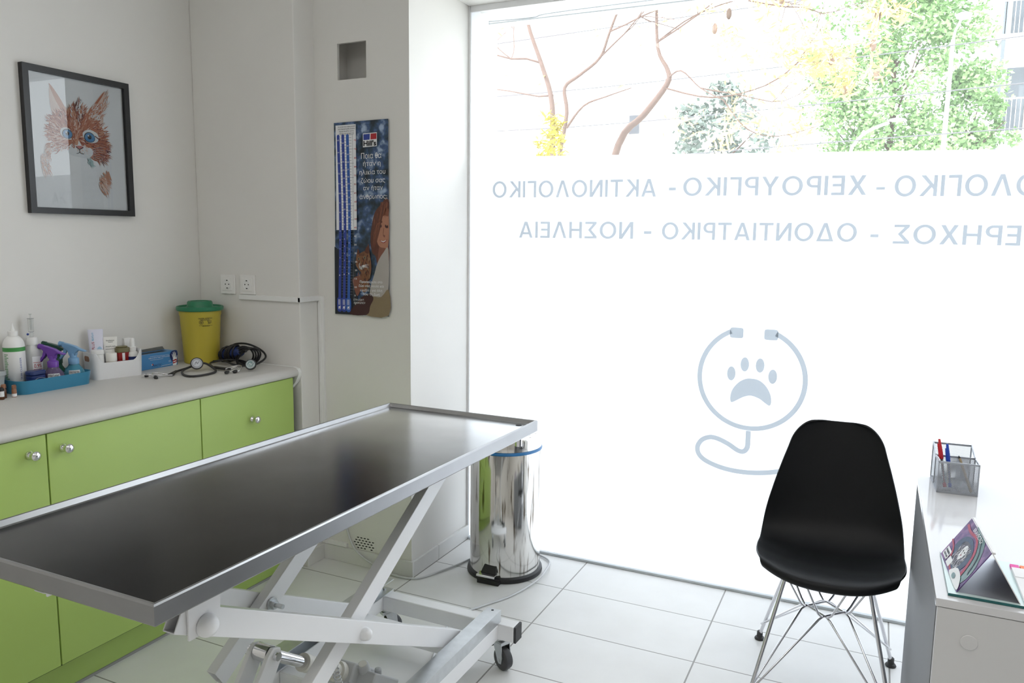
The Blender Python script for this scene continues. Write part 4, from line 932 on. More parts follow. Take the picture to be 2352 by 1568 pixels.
# sticky flags and pads
t = thing('sticky_flag_pad', 'white note pad edged with magenta, orange, yellow and green sticky flags', 'note pad', (.36, 1.77, .7456))
b = B(); b.box((.290, 1.662, .7458), (.47, 1.826, .7520)); b.done('note_pad', X['paper'], t, world=True, smooth=0, bevel=.0006)
b = B(); b.box((.290, 1.776, .7520), (.47, 1.826, .7535)); b.done('flag_card', X['paper'], t, world=True, smooth=0)
for i, c in enumerate(('pink_flag', 'orange_flag', 'yellow_flag', 'green_flag', 'ink_cyan')):
    b = B(); b.box((.2905+.0178*i, 1.829, .7458), (.306+.0178*i, 1.853, .7500)); b.done('sticky_flag', X[c], t, world=True, smooth=0)
for lab, nm, x, y, z, wdt, dpt, h, mat, rz in [('bottom white papers with a green edge under the lilac folder', 'paper_stack', .507, 2.268, .740, .24, .215, .012, 'paper', .30), ('lilac covered folder on top of the papers at the right edge', 'folder', .510, 2.285, .7535, .23, .205, .008, 'lilac_cover', .34)]:
    t = thing(nm, lab, 'papers' if nm == 'paper_stack' else 'folder', (x, y, z), rz)
    b = B(); b.box((0, 0, 0), (wdt, dpt, h)); b.done('pages', X['paper'], t, smooth=0, bevel=.0006)
    b = B(); b.box((0, 0, h), (wdt, dpt, h+.0012)); b.done('cover', X[mat], t, smooth=0)
    if nm == 'paper_stack': b = B(); b.box((-.0004, 0, h*.35), (.01, dpt, h*.6)); b.done('green_edge', X['ink_green'], t, smooth=0)
# ------------------------------------------------------------------ things on the worktop
ZT = .874
def rounded(w, d, r, n=6):
    out = []
    for cx, cy, a0 in ((w/2-r, d/2-r, 0), (-w/2+r, d/2-r, 90), (-w/2+r, -d/2+r, 180), (w/2-r, -d/2+r, 270)):
        for i in range(n+1): a = math.radians(a0+90*i/n); out.append((cx+r*math.cos(a), cy+r*math.sin(a)))
    return out
def tub(b, w, d, r, h, th, flare=.0, hfun=None, floor_=.003, rim=0.):
    """open box with rounded corners; hfun(x, y) gives the wall height at the rim"""
    base = rounded(w, d, r); top = rounded(w+2*flare, d+2*flare, r+flare*.5); n = len(base)
    def H(p): return hfun(*p) if hfun else h
    O0 = [b.bm.verts.new((x, y, 0)) for x, y in base]; O1 = [b.bm.verts.new((x, y, H((x, y)))) for x, y in top]
    def ins(p, t): 
        l = math.hypot(*p); return (p[0]-t*(1 if p[0] > 0 else -1)*min(1, abs(p[0])/(w/2)*1.0), p[1]-t*(1 if p[1] > 0 else -1)*min(1, abs(p[1])/(d/2)))
    I1 = [b.bm.verts.new((*ins(p, th), H(p))) for p in top]; I0 = [b.bm.verts.new((*ins(p, th), floor_)) for p in base]
    for i in range(n):
        j = (i+1) % n
        b._f([O0[i], O0[j], O1[j], O1[i]]); b._f([O1[i], O1[j], I1[j], I1[i]]); b._f([I1[i], I1[j], I0[j], I0[i]])
    b._f(O0[::-1]); b._f(I0)
# clear box at the very left, partly out of the picture
t = thing('storage_box', 'clear plastic storage box at the far left of the worktop', 'box', (-2.652, 1.430, ZT), PI/2)
b = B(); tub(b, .30, .088, .010, .082, .002, .006); b.done('box_body', X['frosted_box'], t, smooth=35)
b = B(); q0, q1 = rounded(.318, .106, .014), rounded(.309, .097, .012); n = len(q0)
for z0, z1 in ((.070, .084),):
    A = [b.bm.verts.new((*p, z0)) for p in q0]; C = [b.bm.verts.new((*p, z1)) for p in q0]; D_ = [b.bm.verts.new((*p, z1)) for p in q1]
    for i in range(n): j = (i+1) % n; b._f([A[i], A[j], C[j], C[i]]); b._f([C[i], C[j], D_[j], D_[i]])
b.done('box_rim', X['frosted_box'], t, smooth=35)
def vial(label, x, y, top, body, lab, h=.045, r=.0075, band='ink_white'):
    t = thing('vial', label, 'vial', (x, y, ZT), group='little amber vials before the clear box')
    b = B(); b.lathe([(r*.9, 0), (r, .001), (r, h*.62), (r*.75, h*.7), (r*.7, h*.74)], n=20); b.done('glass_body', X[body], t, smooth=50)
    b = B(); b.lathe([(r*.8, h*.72), (r*.95, h*.74), (r*.9, h*.95), (r*.6, h)], n=14)
    for v in b.bm.verts: v.co += V((random.uniform(-.0008, .0008), random.uniform(-.0008, .0008), random.uniform(-.0012, .0012)))
    b.done('cap', X[top], t, smooth=30)
    b = B(); b.lathe([(r*1.01, lab[0]), (r*1.01, lab[1])], n=20, cap=False); b.done('label', X[band], t, smooth=50)
vial('amber vial with a red and white label at the left picture edge', -2.555, 1.536, 'ink_black', 'amber_glass', (.010, .028), .040)
vial('amber vial with a brown cap between the two labelled vials', -2.572, 1.553, 'brown_foil', 'amber_glass', (.006, .007), .046, .0085, 'ink_black')
vial('vial wrapped in torn brown foil with a white band at its foot', -2.562, 1.581, 'brown_foil', 'brown_foil', (.002, .012), .040)
# blue tray
t = thing('organiser_tray', 'translucent blue tray holding the spray bottles', 'tray', (-2.6275, 1.735, ZT), PI/2)
b = B(); tub(b, .262, .138, .035, .046, .0022, .006, hfun=lambda x, y: .047); b.done('tray_body', X['tray_blue'], t, smooth=35)
zt0 = ZT+.0035
# white squeeze bottle with green band
t = thing('squeeze_bottle', 'white squeeze bottle with a green band and pointed nozzle', 'bottle', (-2.655, 1.648, zt0))
r = .033
b = B(); b.lathe([(r-.003, 0), (r, .003), (r, .150), (r*.96, .163), (r*.80, .176), (r*.55, .185), (.0145, .187)], n=40); b.done('bottle', X['white_plastic'], t, smooth=50)
b = B(); b.lathe([(.0150, .187), (.0150, .203), (.0135, .204)], n=28); b.done('screw_cap', X['white_plastic'], t, smooth=40)
b = B(); b.lathe([(.0075, .204), (.0070, .208), (.0030, .222), (.0025, .230), (.001, .231)], n=18); b.done('nozzle', X['white_plastic'], t, smooth=50)
b = B(); b.lathe([(r+.0003, .136), (r+.0003, .150)], n=40, cap=False); b.done('green_band', X['ink_green'], t, smooth=50)
def roundwrap(rad, a0, z0, k=1., vertical=False, rz=0., cx=0., cy=0.):
    if vertical: return lambda a, bb: V((cx+rad*math.cos(a0+bb/rad*-1), cy+rad*math.sin(a0+bb/rad*-1), z0+a))
    return lambda a, bb: V((cx+rad*math.cos(a0+a/rad), cy+rad*math.sin(a0+a/rad), z0+bb))
def facing(x, y): return math.atan2(-y, -x)           # angle, seen from above, towards the middle of the room
a = facing(-2.655, 1.648)
text(t, 'SKIN CLEANSER', (0, 0, 0), (0, 0, 1), (1, 0, 0), .075, .006, X['ink_blue'], 'side_print', wrap=roundwrap(r+.0004, a+.62, .04, vertical=True))
b = B()
for i in range(16):
    z = .125-.0055*i; L = random.Random(i).uniform(.55, 1.)
    for k in range(4):
        a0, a1 = a-1.05+L*.5*k/4, a-1.05+L*.5*(k+1)/4
        b.poly([((r+.0004)*math.cos(q), (r+.0004)*math.sin(q), zz) for q, zz in ((a0, z), (a1, z), (a1, z+.0022), (a0, z+.0022))])
b.done('small_print', X['ink_green'], t, smooth=0)
# saline bottle with a syringe standing in it
t = thing('saline_bottle', 'clear saline bottle with an upright syringe in its cap', 'bottle', (-2.670, 1.722, zt0))
r = .0285
b = B(); b.lathe([(r-.002, 0), (r, .003), (r, .115), (r*.92, .130), (.017, .144), (.0155, .150)], n=36); b.done('bottle', X['saline_plastic'], t, smooth=50)
b = B(); b.lathe([(.0175, .148), (.0175, .165), (.0160, .172), (.0095, .174)], n=28); b.done('cap', X['white_plastic'], t, smooth=40)
b = B(); b.lathe([(.0055, .174), (.0062, .178), (.0058, .188), (.0045, .192)], n=16); b.done('needle_hub', X['clear_plastic'], t)
b = B(); b.sphere((-.008, -.008, .184), .004, 12); b.done('blue_stopper', X['ink_blue'], t)
b = B(); b.lathe([(.0052, .190), (.0085, .193), (.0085, .238), (.0110, .239), (.0110, .2405), (.0075, .2405)], n=20); b.done('syringe_barrel', X['clear_plastic'], t, smooth=40)
b = B(); b.lathe([(.0022, .20), (.0022, .253), (.005, .254), (.005, .256)], n=12); b.done('plunger', X['clear_plastic'], t)
a = facing(-2.67, 1.722)
b = B()
for k in range(10):
    q0, q1 = a-.1+1.4*k/10, a-.1+1.4*(k+1)/10
    b.poly([((r+.0004)*math.cos(q), (r+.0004)*math.sin(q), zz) for q, zz in ((q0, .055), (q1, .055), (q1, .108), (q0, .108))])
lb = b.done('label', X['ink_white'], t, smooth=0)
text(lb, '0,9%', (0, 0, 0), (1, 0, 0), (0, 0, 1), .026, .016, X['ink_red'], wrap=roundwrap(r+.0008, a+.05, .066))
b = B()
for z in (.062, .086):
    for k in range(10):
        q0, q1 = a-.02+1.15*k/10, a-.02+1.15*(k+1)/10
        b.poly([((r+.0007)*math.cos(q), (r+.0007)*math.sin(q), zz) for q, zz in ((q0, z), (q1, z), (q1, z+.0016), (q0, z+.0016))])
b.done('label_rule', X['ink_red'], lb, smooth=0)
# spray bottles
def sprayer(label, x, y, rz, bulb, head, r, tagtext=None, hh=.146):
    t = thing('spray_bottle', label, 'spray bottle', (x, y, zt0), rz)
    b = B(); b.lathe([(r*.75, 0), (r*.92, .006), (r, .022), (r*.97, .034), (r*.82, .050), (r*.55, .062), (.0155, .070), (.0150, .076)], n=36); b.done('bottle', X[bulb], t, smooth=60)
    b = B(); b.lathe([(.0175, .070), (.0180, .088), (.0160, .091), (.0120, .093), (.0105, .108)], n=26); b.done('collar', X[head], t, smooth=40)
    b = B(); b.prism([(-.012, .100), (.011, .100), (.013, .112), (.022, .119), (.046, .114), (.048, .1165), (.026, .125), (.010, .134), (-.020, .143), (-.036, .146), (-.038, .134), (-.026, .124), (-.016, .116)], -.0085, .0085, 'y'); b.done('spray_head', X[head], t, smooth=30, bevel=.003)
    b = B(); b.cyl((-.034, 0, .140), (-.048, 0, .142), .0085, .0095, n=18); b.done('nozzle', X[head], t, smooth=40)
    b = B(); b.prism([(-.018, .122), (-.030, .130), (-.036, .108), (-.060, .078), (-.077, .060), (-.071, .061), (-.042, .088), (-.024, .110)], -.0055, .0055, 'y'); b.done('trigger', X[head], t, smooth=30, bevel=.0015)
    if tagtext:
        a = facing(x, y)-rz; b = B(); R_ = r*.985; w0 = 1.0
        for k in range(10):
            q0, q1 = a-w0/2+w0*k/10, a-w0/2+w0*(k+1)/10
            b.poly([(R_*math.cos(q), R_*math.sin(q), zz) for q, zz in ((q0, .037), (q1, .037), (q1, .051), (q0, .051))])
        lb = b.done('label', X['ink_white'], t, smooth=0)
        text(lb, tagtext, (0, 0, 0), (1, 0, 0), (0, 0, 1), r*w0*.9, .0085, X['ink_black'], wrap=roundwrap(R_+.0004, a-w0*.45, .040), bold=.01)
    return t
dirn = math.radians(25)   # nozzles point to the left, away from the window
sprayer('purple spray bottle with a white name label', -2.603, 1.748, dirn-.1, 'purple_liquid', 'purple_plastic', .0375, 'HIBITANE')
sprayer('dark green spray bottle behind the purple and pale blue ones', -2.6635, 1.805, dirn+.05, 'green_liquid', 'darkgreen_plastic', .0290)
sprayer('pale blue spray bottle with a white name label', -2.606, 1.828, dirn, 'cyan_liquid', 'lightblue_plastic', .0365, 'ΟΙΝΟΠΝΕΥΜΑ')
t = thing('navy_case', 'small navy blue plastic case at the front of the blue tray', 'case', (-2.598, 1.680, zt0), math.radians(95))
b = B(); b.prism(rounded(.056, .036, .010), 0, .052, 'z'); b.done('case_body', X['navy_plastic'], t, smooth=35, bevel=.003)
b = B(); b.prism(rounded(.058, .038, .011), .052, .068, 'z'); b.done('case_lid', X['navy_plastic'], t, smooth=35, bevel=.004)
b = B(); b.tube([(-.026, -.0183, .030), (-.01, -.0186, .042), (.01, -.0186, .043), (.026, -.0183, .036)], .0010, 5, smooth=4); b.done('silver_line', X['holder_silver'], t)
# white basket
ang = math.atan2(.965, .262); bn = V((-.965, .262, 0)); bt = V((.262, .965, 0)); F0 = V((-2.596, 1.899, ZT))
bc = F0+bt*.0905+bn*.052
t = thing('storage_basket', 'white scooped plastic basket of tubes and jars', 'basket', bc, ang)
def bh(x, y):
    if y < -.02:
        return .063 + .037*min(1, max(0, (abs(x)-.055)/.028))**1.6
    return .100
b = B(); base = [(x, y) for x, y in rounded(.178, .102, .020)]
# more points along the long sides so the scoop is smooth
def dense(P, st=.008):
    out = []
    for p, q in zip(P, P[1:]+P[:1]):
        k = max(1, int(math.hypot(q[0]-p[0], q[1]-p[1])/st)); out += [(p[0]+(q[0]-p[0])*i/k, p[1]+(q[1]-p[1])*i/k) for i in range(k)]
    return out
_r = rounded
rounded = lambda w, d, r, n=6: dense(_r(w, d, r, n))
tub(b, .178, .102, .020, .1, .0025, .004, hfun=bh)
rounded = _r
b.done('basket_body', X['white_lacquer'], t, smooth=35)
b = B(); b.prism(dense(_r(.040, .020, .008)), -.0022, .0008, 'z')
o = b.done('handle_slot', X['brown_foil'], t, smooth=0)
o.data.transform(Matrix.Translation((-.0925, .004, .076)) @ Matrix.Rotation(-PI/2, 4, 'Y') @ Matrix.Rotation(PI/2, 4, 'Z'))
def inb(s, d): return F0+bt*s+bn*d+V((0, 0, .0035))
def cream_tube(label, s, d, w, h, mat, lean, draw, cap_h=.02, z0=0.):
    p = inb(s, d); t = thing('cream_tube', label, 'tube', (p.x, p.y, p.z+z0), ang+math.radians(-18))
    m = Matrix.Rotation(lean, 4, 'X')
    b = B(); n = 28; rings = []
    for k in range(9):
        f = k/8; z = cap_h+(h-cap_h)*f; rx = w/2*(.78+.22*f); ry = max(.0012, w*.36*(1-f)**.8)
        rings.append([b.bm.verts.new(m @ V((rx*math.cos(2*PI*i/n), ry*math.sin(2*PI*i/n), z))) for i in range(n)])
    for A, C in zip(rings, rings[1:]):
        for i in range(n): b._f([A[i], A[(i+1) % n], C[(i+1) % n], C[i]])
    b._f(rings[0][::-1]); b._f(rings[-1]); body = b.done('tube_body', X[mat], t, smooth=50)
    b = B(); b.lathe([(w*.34, 0), (w*.36, .002), (w*.36, cap_h)], n=24, m=m); b.done('screw_cap', X['white_plastic'], t, smooth=40)
    def front(x, z):     # a point on the front skin
        f = (z-cap_h)/(h-cap_h); rx = w/2*(.78+.22*f); ry = max(.0012, w*.36*(1-f)**.8); x = max(-rx*.97, min(rx*.97, x))
        return m @ V((x, -ry*math.sqrt(max(0, 1-(x/rx)**2))-.0006, z))
    draw(body, front); return t
def d1(body, F):
    text(body, 'PLUS', (0, 0, 0), (1, 0, 0), (0, 0, 1), .030, .0085, X['ink_red'], wrap=lambda a, bb: F(-.006-bb, .101+a))
    text(body, 'Κρέμα', (0, 0, 0), (1, 0, 0), (0, 0, 1), .030, .009, X['ink_cyan'], wrap=lambda a, bb: F(-.006-bb, .136+a))
    b = B()
    for k in range(8):
        x = .001+k*.0028; zz = .098-.0015*k
        h2 = .020*math.sin(PI*(k+1.3)/10)
        b.poly([F(x, zz-h2), F(x+.0013, zz-h2), F(x+.0013+.001, zz+h2), F(x+.001, zz+h2)])
    b.done('stripe_emblem', X['ink_cyan'], body, smooth=0)
cream_tube('tall pale lilac cream tube at the back of the white basket', .040, .072, .052, .178, 'tube_lilac', -.05, d1)
def d2(body, F):
    text(body, 'Intubation', (0, 0, 0), (1, 0, 0), (0, 0, 1), .028, .0058, X['ink_black'], wrap=lambda a, bb: F(-.014+a, .130+bb))
    text(body, 'ANAPLASIS', (0, 0, 0), (1, 0, 0), (0, 0, 1), .034, .0052, X['ink_black'], wrap=lambda a, bb: F(-.017+a, .107+bb))
    b = B()
    for z, x0, x1 in ((.1255, -.007, .009), (.0995, -.017, .012)):
        for k in range(6): a0, a1 = x0+(x1-x0)*k/6, x0+(x1-x0)*(k+.75)/6; b.poly([F(a0, z), F(a1, z), F(a1, z+.0018), F(a0, z+.0018)])
    b.done('small_print', X['ink_black'], body, smooth=0)
cream_tube('cream white ointment tube in the middle of the white basket', .088, .064, .050, .146, 'tube_cream', -.03, d2)
def jar(label, s, d, r, h, mat, capm, caph, rc=None):
    p = inb(s, d); t = thing('jar', label, 'jar', p); rc = rc or r
    b = B(); b.lathe([(r*.95, 0), (r, .003), (r, h-caph-.008), (rc*.86, h-caph)], n=32); b.done('jar_body', X[mat], t, smooth=50)
    b = B(); b.lathe([(rc*.9, h-caph-.001), (rc, h-caph), (rc, h-.003), (rc*.94, h)], n=32); b.done('lid', X[capm], t, smooth=40); return t
jar('white jar with a white lid at the left of the white basket', .030, .038, .021, .104, 'white_plastic', 'white_plastic', .014, .0225)
jar('cream coloured capped jar in front of the ointment tube', .074, .027, .0195, .090, 'ivory_plastic', 'tube_cream', .030, .0195)
p = inb(.124, .055); t = thing('ointment_jar', 'dark red jar with an olive lid in the white basket', 'jar', p, ang)
b = B(); b.prism(_r(.046, .040, .008), 0, .086, 'z'); b.done('jar_body', X['red_glass'], t, smooth=35)
b = B(); b.prism(_r(.050, .044, .010), .086, .104, 'z'); b.prism(_r(.040, .034, .010), .104, .109, 'z'); b.done('lid', X['olive_lid'], t, smooth=35, bevel=.002)
b = B(); b.box((-.006, -.0206, .055), (.004, -.0202, .084)); b.done('label', X['ink_white'], t, smooth=0)
p = inb(.160, .086); t = thing('carton', 'tall white carton at the back right of the white basket', 'carton', p, ang)
b = B(); b.box((-.015, -.011, 0), (.015, .011, .134)); b.done('carton_body', X['white_plastic'], t, smooth=0, bevel=.001)
b = B(); b.box((-.0152, -.0112, .072), (.0152, .0112, .088)); b.done('navy_band', X['navy_plastic'], t, smooth=0)
p = inb(.160, .040); t = thing('pump_bottle', 'small white spray bottle at the right end of the white basket', 'bottle', p)
r = .0195
b = B(); b.lathe([(r*.95, 0), (r, .003), (r, .072), (r*.85, .083), (.011, .088)], n=30); b.done('bottle', X['white_plastic'], t, smooth=50)
b = B(); b.lathe([(.0125, .087), (.0125, .103), (.0095, .105)], n=24); b.done('collar', X['white_plastic'], t, smooth=40)
b = B(); b.lathe([(.0095, .105), (.0080, .134), (.0060, .138), (.003, .139)], n=20); b.done('spray_cap', X['white_plastic'], t, smooth=40)
b = B(); b.lathe([(r+.0003, .050), (r+.0003, .068)], n=30, cap=False); b.done('label', X['navy_plastic'], t, smooth=50)
# glove box
gx, gy = -2.664, 2.198
t = thing('glove_box', 'blue carton of latex gloves behind the stethoscope', 'box', (gx, gy, ZT), math.radians(90-2+3))
gw, gd, gh = .215, .072, .060
b = B(); b.box((-gw/2, -gd/2, 0), (gw/2, gd/2, gh)); b.done('carton', X['glove_blue'], t, smooth=0, bevel=.0008)
b = B(); b.box((-.075, -.014, gh), (.075, .014, gh+.0004)); b.done('opening', X['ink_black'], t, smooth=0)
b = B(); pts = [(-.07, -.016), (.075, -.016), (.10, -.035), (-.10, -.035)]
b.poly([(-gw/2, gd/2, gh), (gw/2, gd/2, gh), (gw/2-.02, gd/2-.012, gh+.016), (-gw/2+.03, gd/2-.012, gh+.012)]); b.done('torn_flap', X['cardboard'], t, smooth=0)
yf = -gd/2-.0006
text(t, 'PRACTIC', (-.020, yf, .008), (1, 0, 0), (0, 0, 1), .046, .0085, X['navy_plastic'], 'box_print')
text(t, 'ΜΙΚΑ ΕΞΕΤΑΣΤΙΚΑ ΓΑΝΤΙΑ LATEX', (-.036, yf, .042), (1, 0, -.02), (0, 0, 1), .105, .0048, X['ink_white'], 'box_print')
text(t, 'CE', (.062, yf, .017), (1, 0, 0), (0, 0, 1), .010, .007, X['ink_white'], 'box_print')
art = Art((-gw/2, -gd/2-.0004, 0), (gw, 0, 0), (0, 0, gh), [X['navy_plastic'], X['ink_white'], X['ink_red'], X['ink_cyan']])
art.smooth_shape([(.86, .99), (.995, .99), (.995, .30), (.95, .05), (.86, .35), (.82, .7)], 0)
art.k += 1
art.smooth_shape([(.885, .02), (.965, .02), (.975, .3), (.965, .52), (.93, .60), (.895, .52), (.885, .34)], 1)
for x0, y0, x1, y1 in ((.90, .5, .872, .80), (.915, .55, .897, .92), (.935, .55, .925, .96), (.955, .5, .952, .88), (.970, .35, .990, .66)): art.stroke((x0, y0), (x1, y1), .015, 1, 0, .011)
art.shape([(.885, .12), (.975, .20), (.972, .44), (.882, .36)], 2)
art.k += 1; art.line([(.895, .24), (.962, .30)], .05, 1)
art.k += 1; art.line([(.36, .86), (.80, .80)], .012, 1); art.line([(.60, .10), (.86, .13)], .02, 1); art.line([(.36, .61), (.66, .59)], .014, 1)
for c, mi in (((.40, .28), 1), ((.415, .30), 2)): art.oval(c, .014, .05, mi)
art._f2 = None
pc = art.done('box_picture', art.mats, t, world=None, smooth=0)
# sharps bin
sx, sy = -2.598, 2.407
t = thing('sharps_bin', 'yellow sharps bin with a green lid in the corner', 'bin', (sx, sy, ZT))
b = B(); b.lathe([(.067, 0), (.071, .004), (.0745, .08), (.0815, .200), (.0840, .205), (.0845, .228), (.080, .229)], n=56); b.done('bin_body', X['yellow_bin'], t, smooth=40)
b = B(); b.lathe([(.080, .222), (.0915, .223), (.0945, .227), (.0945, .238), (.092, .241), (.088, .241), (.085, .234), (.056, .234), (.0525, .240), (.050, .258), (.0465, .262), (.038, .262), (.036, .259), (.001, .259)], n=56); b.done('lid', X['green_lid'], t, smooth=35)
a = facing(sx, sy)+.22
def swr(rr, a0, z0): 
    return lambda x, y: V(((rr+.0375*(z0+y))*math.cos(a0+x/rr), (rr+.0375*(z0+y))*math.sin(a0+x/rr), z0+y))
text(t, 'DANGER - ΚΙΝΔΥΝΟΣ', (0, 0, 0), (1, 0, 0), (0, 0, 1), .052, .0048, X['ink_black'], 'warning_print', wrap=swr(.0746, a-.32, .192), bold=.015)
text(t, '8,4 lit', (0, 0, 0), (1, 0, 0), (0, 0, 1), .016, .0050, X['ink_black'], 'warning_print', wrap=swr(.0746, a+.12, .180), bold=.02)
b = B(); f = swr(.0747, a, 0)
def dash(x0, x1, z, h=.0013): b.poly([f(x0, z), f((x0+x1)/2, z), f(x1, z), f(x1, z+h), f((x0+x1)/2, z+h), f(x0, z+h)])
for z, x0, x1 in ((.1885, -.018, .020), (.1862, -.014, .016), (.1765, .010, .026), (.174, .012, .024), (.171, .010, .020), (.1635, -.022, .028), (.161, -.010, .018)):
    k = x0
    while k < x1: dash(k, min(x1, k+.0055), z); k += .0068
for (cx, cz, rr, wd) in ((-.014, .178, .0085, .0009),):
    for i in range(32):
        q0, q1 = 2*PI*i/32, 2*PI*(i+1)/32
        b.poly([f(cx+rr*math.cos(q0), cz+rr*math.sin(q0)), f(cx+rr*math.cos(q1), cz+rr*math.sin(q1)), f(cx+(rr-wd)*math.cos(q1), cz+(rr-wd)*math.sin(q1)), f(cx+(rr-wd)*math.cos(q0), cz+(rr-wd)*math.sin(q0))])
for j in range(3):      # the three open horns of the biohazard sign
    th = PI/2+j*2*PI/3; ox, oz = -.014+.0032*math.cos(th), .178+.0032*math.sin(th)
    for i in range(18):
        q0, q1 = th+.55+(2*PI-1.1)*i/18, th+.55+(2*PI-1.1)*(i+1)/18
        b.poly([f(ox+.0036*math.cos(q0), oz+.0036*math.sin(q0)), f(ox+.0036*math.cos(q1), oz+.0036*math.sin(q1)), f(ox+.0023*math.cos(q1), oz+.0023*math.sin(q1)), f(ox+.0023*math.cos(q0), oz+.0023*math.sin(q0))])
b.done('biohazard_print', X['ink_black'], t, smooth=0)
# stethoscopes
def steth(label, base, tubing, ears, head, hdir, col, hr=.021):
    t = thing('stethoscope', label, 'stethoscope', base, group='stethoscopes on the worktop')
    b = B()
    for pts in tubing: b.tube(pts, .0044, 8, smooth=6)
    b.done('tubing', X[col], t, world=True, smooth=60)
    for pts in ears:
        b = B(); b.tube(pts, .0027, 8, smooth=6); e = b.done('ear_tube', X['wire_chrome'], t, world=True, smooth=60)
        q, d = V(pts[-1]), (V(pts[-1])-V(pts[-2])).normalized()
        b = B(); b.lathe([(.0035, -.006), (.0065, -.001), (.0072, .005), (.0050, .012), (.001, .0135)], n=16, m=Matrix.Translation(q) @ d.to_track_quat('Z', 'Y').to_matrix().to_4x4()); b.done('ear_tip', X['rubber'], e, world=True, smooth=60)
    m = Matrix.Translation(V(head)) @ V(hdir).normalized().to_track_quat('Z', 'Y').to_matrix().to_4x4()
    b = B(); b.lathe([(hr*.55, -.012), (hr*.8, -.006), (hr, -.003), (hr*1.04, .001), (hr*1.0, .004), (hr*.86, .0055)], n=36, m=m); h = b.done('chest_piece', X['rubber'], t, world=True, smooth=40)
    b = B(); b.lathe([(hr*.86, .0052), (hr*.84, .0062), (.001, .0064)], n=36, m=m); b.done('diaphragm', X['holder_silver'] if col == 'rubber' else X['teal_edge'], h, world=True, smooth=40)
    b = B()
    for rr in (hr*.74, hr*.62): b.tube([m @ V((rr*math.cos(a), rr*math.sin(a), .0064)) for a in [2*PI*i/28 for i in range(28)]], .0005, 5, closed=True)
    b.tube([m @ V(p) for p in ((-.008, -.006, .0066), (-.002, .006, .0066), (.002, -.002, .0066), (.008, .007, .0066))], .0009, 5, smooth=4); b.done('ring_emblem', X['ink_white'] if col != 'rubber' else X['tyre_grey'], h, world=True)
zz = ZT+.0055
steth('grey stethoscope with its round chest piece facing the room', (-2.43, 2.15, ZT),
      [[(-2.425, 2.100, zz), (-2.462, 2.150, zz+.002), (-2.470, 2.205, zz+.006), (-2.440, 2.262, zz+.022), (-2.395, 2.268, zz+.008), (-2.342, 2.235, zz), (-2.322, 2.170, zz), (-2.338, 2.115, zz), (-2.395, 2.125, zz), (-2.452, 2.175, zz+.004), (-2.452, 2.228, zz+.016)],
       [(-2.440, 2.095, zz), (-2.462, 2.150, zz+.004)]],
      [[(-2.425, 2.100, zz), (-2.440, 2.062, zz+.003), (-2.470, 2.028, zz+.008), (-2.492, 2.030, zz+.005), (-2.497, 2.040, zz+.001)], [(-2.440, 2.100, zz), (-2.475, 2.066, zz+.008), (-2.465, 2.038, zz+.006), (-2.438, 2.032, zz+.001)]],
      (-2.428, 2.222, ZT+.032), (.75, -.66, .38), 'rubber', .0235)
steth('black stethoscope lying by the clipper cable with dark chest piece', (-2.36, 2.36, ZT),
      [[(-2.335, 2.275, zz+.004), (-2.405, 2.285, zz+.005), (-2.462, 2.325, zz+.012), (-2.455, 2.385, zz+.016), (-2.395, 2.420, zz+.014), (-2.325, 2.395, zz+.010), (-2.275, 2.352, zz+.010)], [(-2.318, 2.290, zz+.003), (-2.405, 2.290, zz+.005)]],
      [[(-2.335, 2.278, zz+.004), (-2.318, 2.320, zz+.012), (-2.288, 2.318, zz+.014), (-2.262, 2.282, zz+.004), (-2.268, 2.268, zz+.002)], [(-2.318, 2.292, zz+.003), (-2.290, 2.300, zz+.014), (-2.275, 2.268, zz+.006), (-2.283, 2.240, zz+.002)]],
      (-2.252, 2.332, ZT+.026), (.50, -.75, .42), 'black_plastic', .0215)
# clipper with its bundled cord
t = thing('animal_clipper', 'blue animal hair clipper wrapped in its black cord by the back wall', 'clipper', (-2.44, 2.44, ZT))
b = B(); P0, P1 = V((-2.530, 2.452, ZT+.030)), V((-2.385, 2.420, ZT+.058)); d = P1-P0; m = Matrix.Translation(P0) @ d.to_track_quat('Z', 'Y').to_matrix().to_4x4(); L_ = d.length
b.lathe([(.014, 0), (.021, .006), (.023, L_*.35), (.021, L_*.6), (.023, L_*.85), (.017, L_*.98), (.008, L_)], n=24, m=m); b.done('clipper_body', X['navy_plastic'], t, world=True, smooth=50)
b = B(); b.cyl(P1, P1+d.normalized()*.035, .008, .005, n=16); b.done('cord_grip', X['black_plastic'], t, world=True)
b = B(); b.box((-.022, -.006, -.018), (.022, .006, .002), m); b.done('blade', X['wire_chrome'], t, world=True, smooth=0)
b = B(); rnd = random.Random(3)
for i in range(9):
    f_ = .12+.62*i/8; c = P0+d*f_; ax = d.normalized(); e1 = ax.cross(V((0, 0, 1))).normalized(); e2 = ax.cross(e1); rr = .027+rnd.uniform(0, .006); tl = rnd.uniform(-.5, .5)
    b.tube([c+e1*rr*.75*math.cos(a)+e2*rr*math.sin(a)*-1+ax*(.012*math.sin(a+tl)+tl*.012*math.cos(a)) for a in [2*PI*k/24 for k in range(24)]], .0040, 7, closed=True)
for i in range(4):
    rr = .042+.006*i; c = V((-2.375+.008*i, 2.425, ZT+.045-.004*i)); e1 = V((.8, .25, .1+.1*i)).normalized(); e2 = V((-.05, -.2, 1)).normalized()
    b.tube([c+e1*rr*.95*math.cos(a)+e2*min(rr, .036)*math.sin(a) for a in [2*PI*k/28 for k in range(28)]], .0040, 7, closed=True)
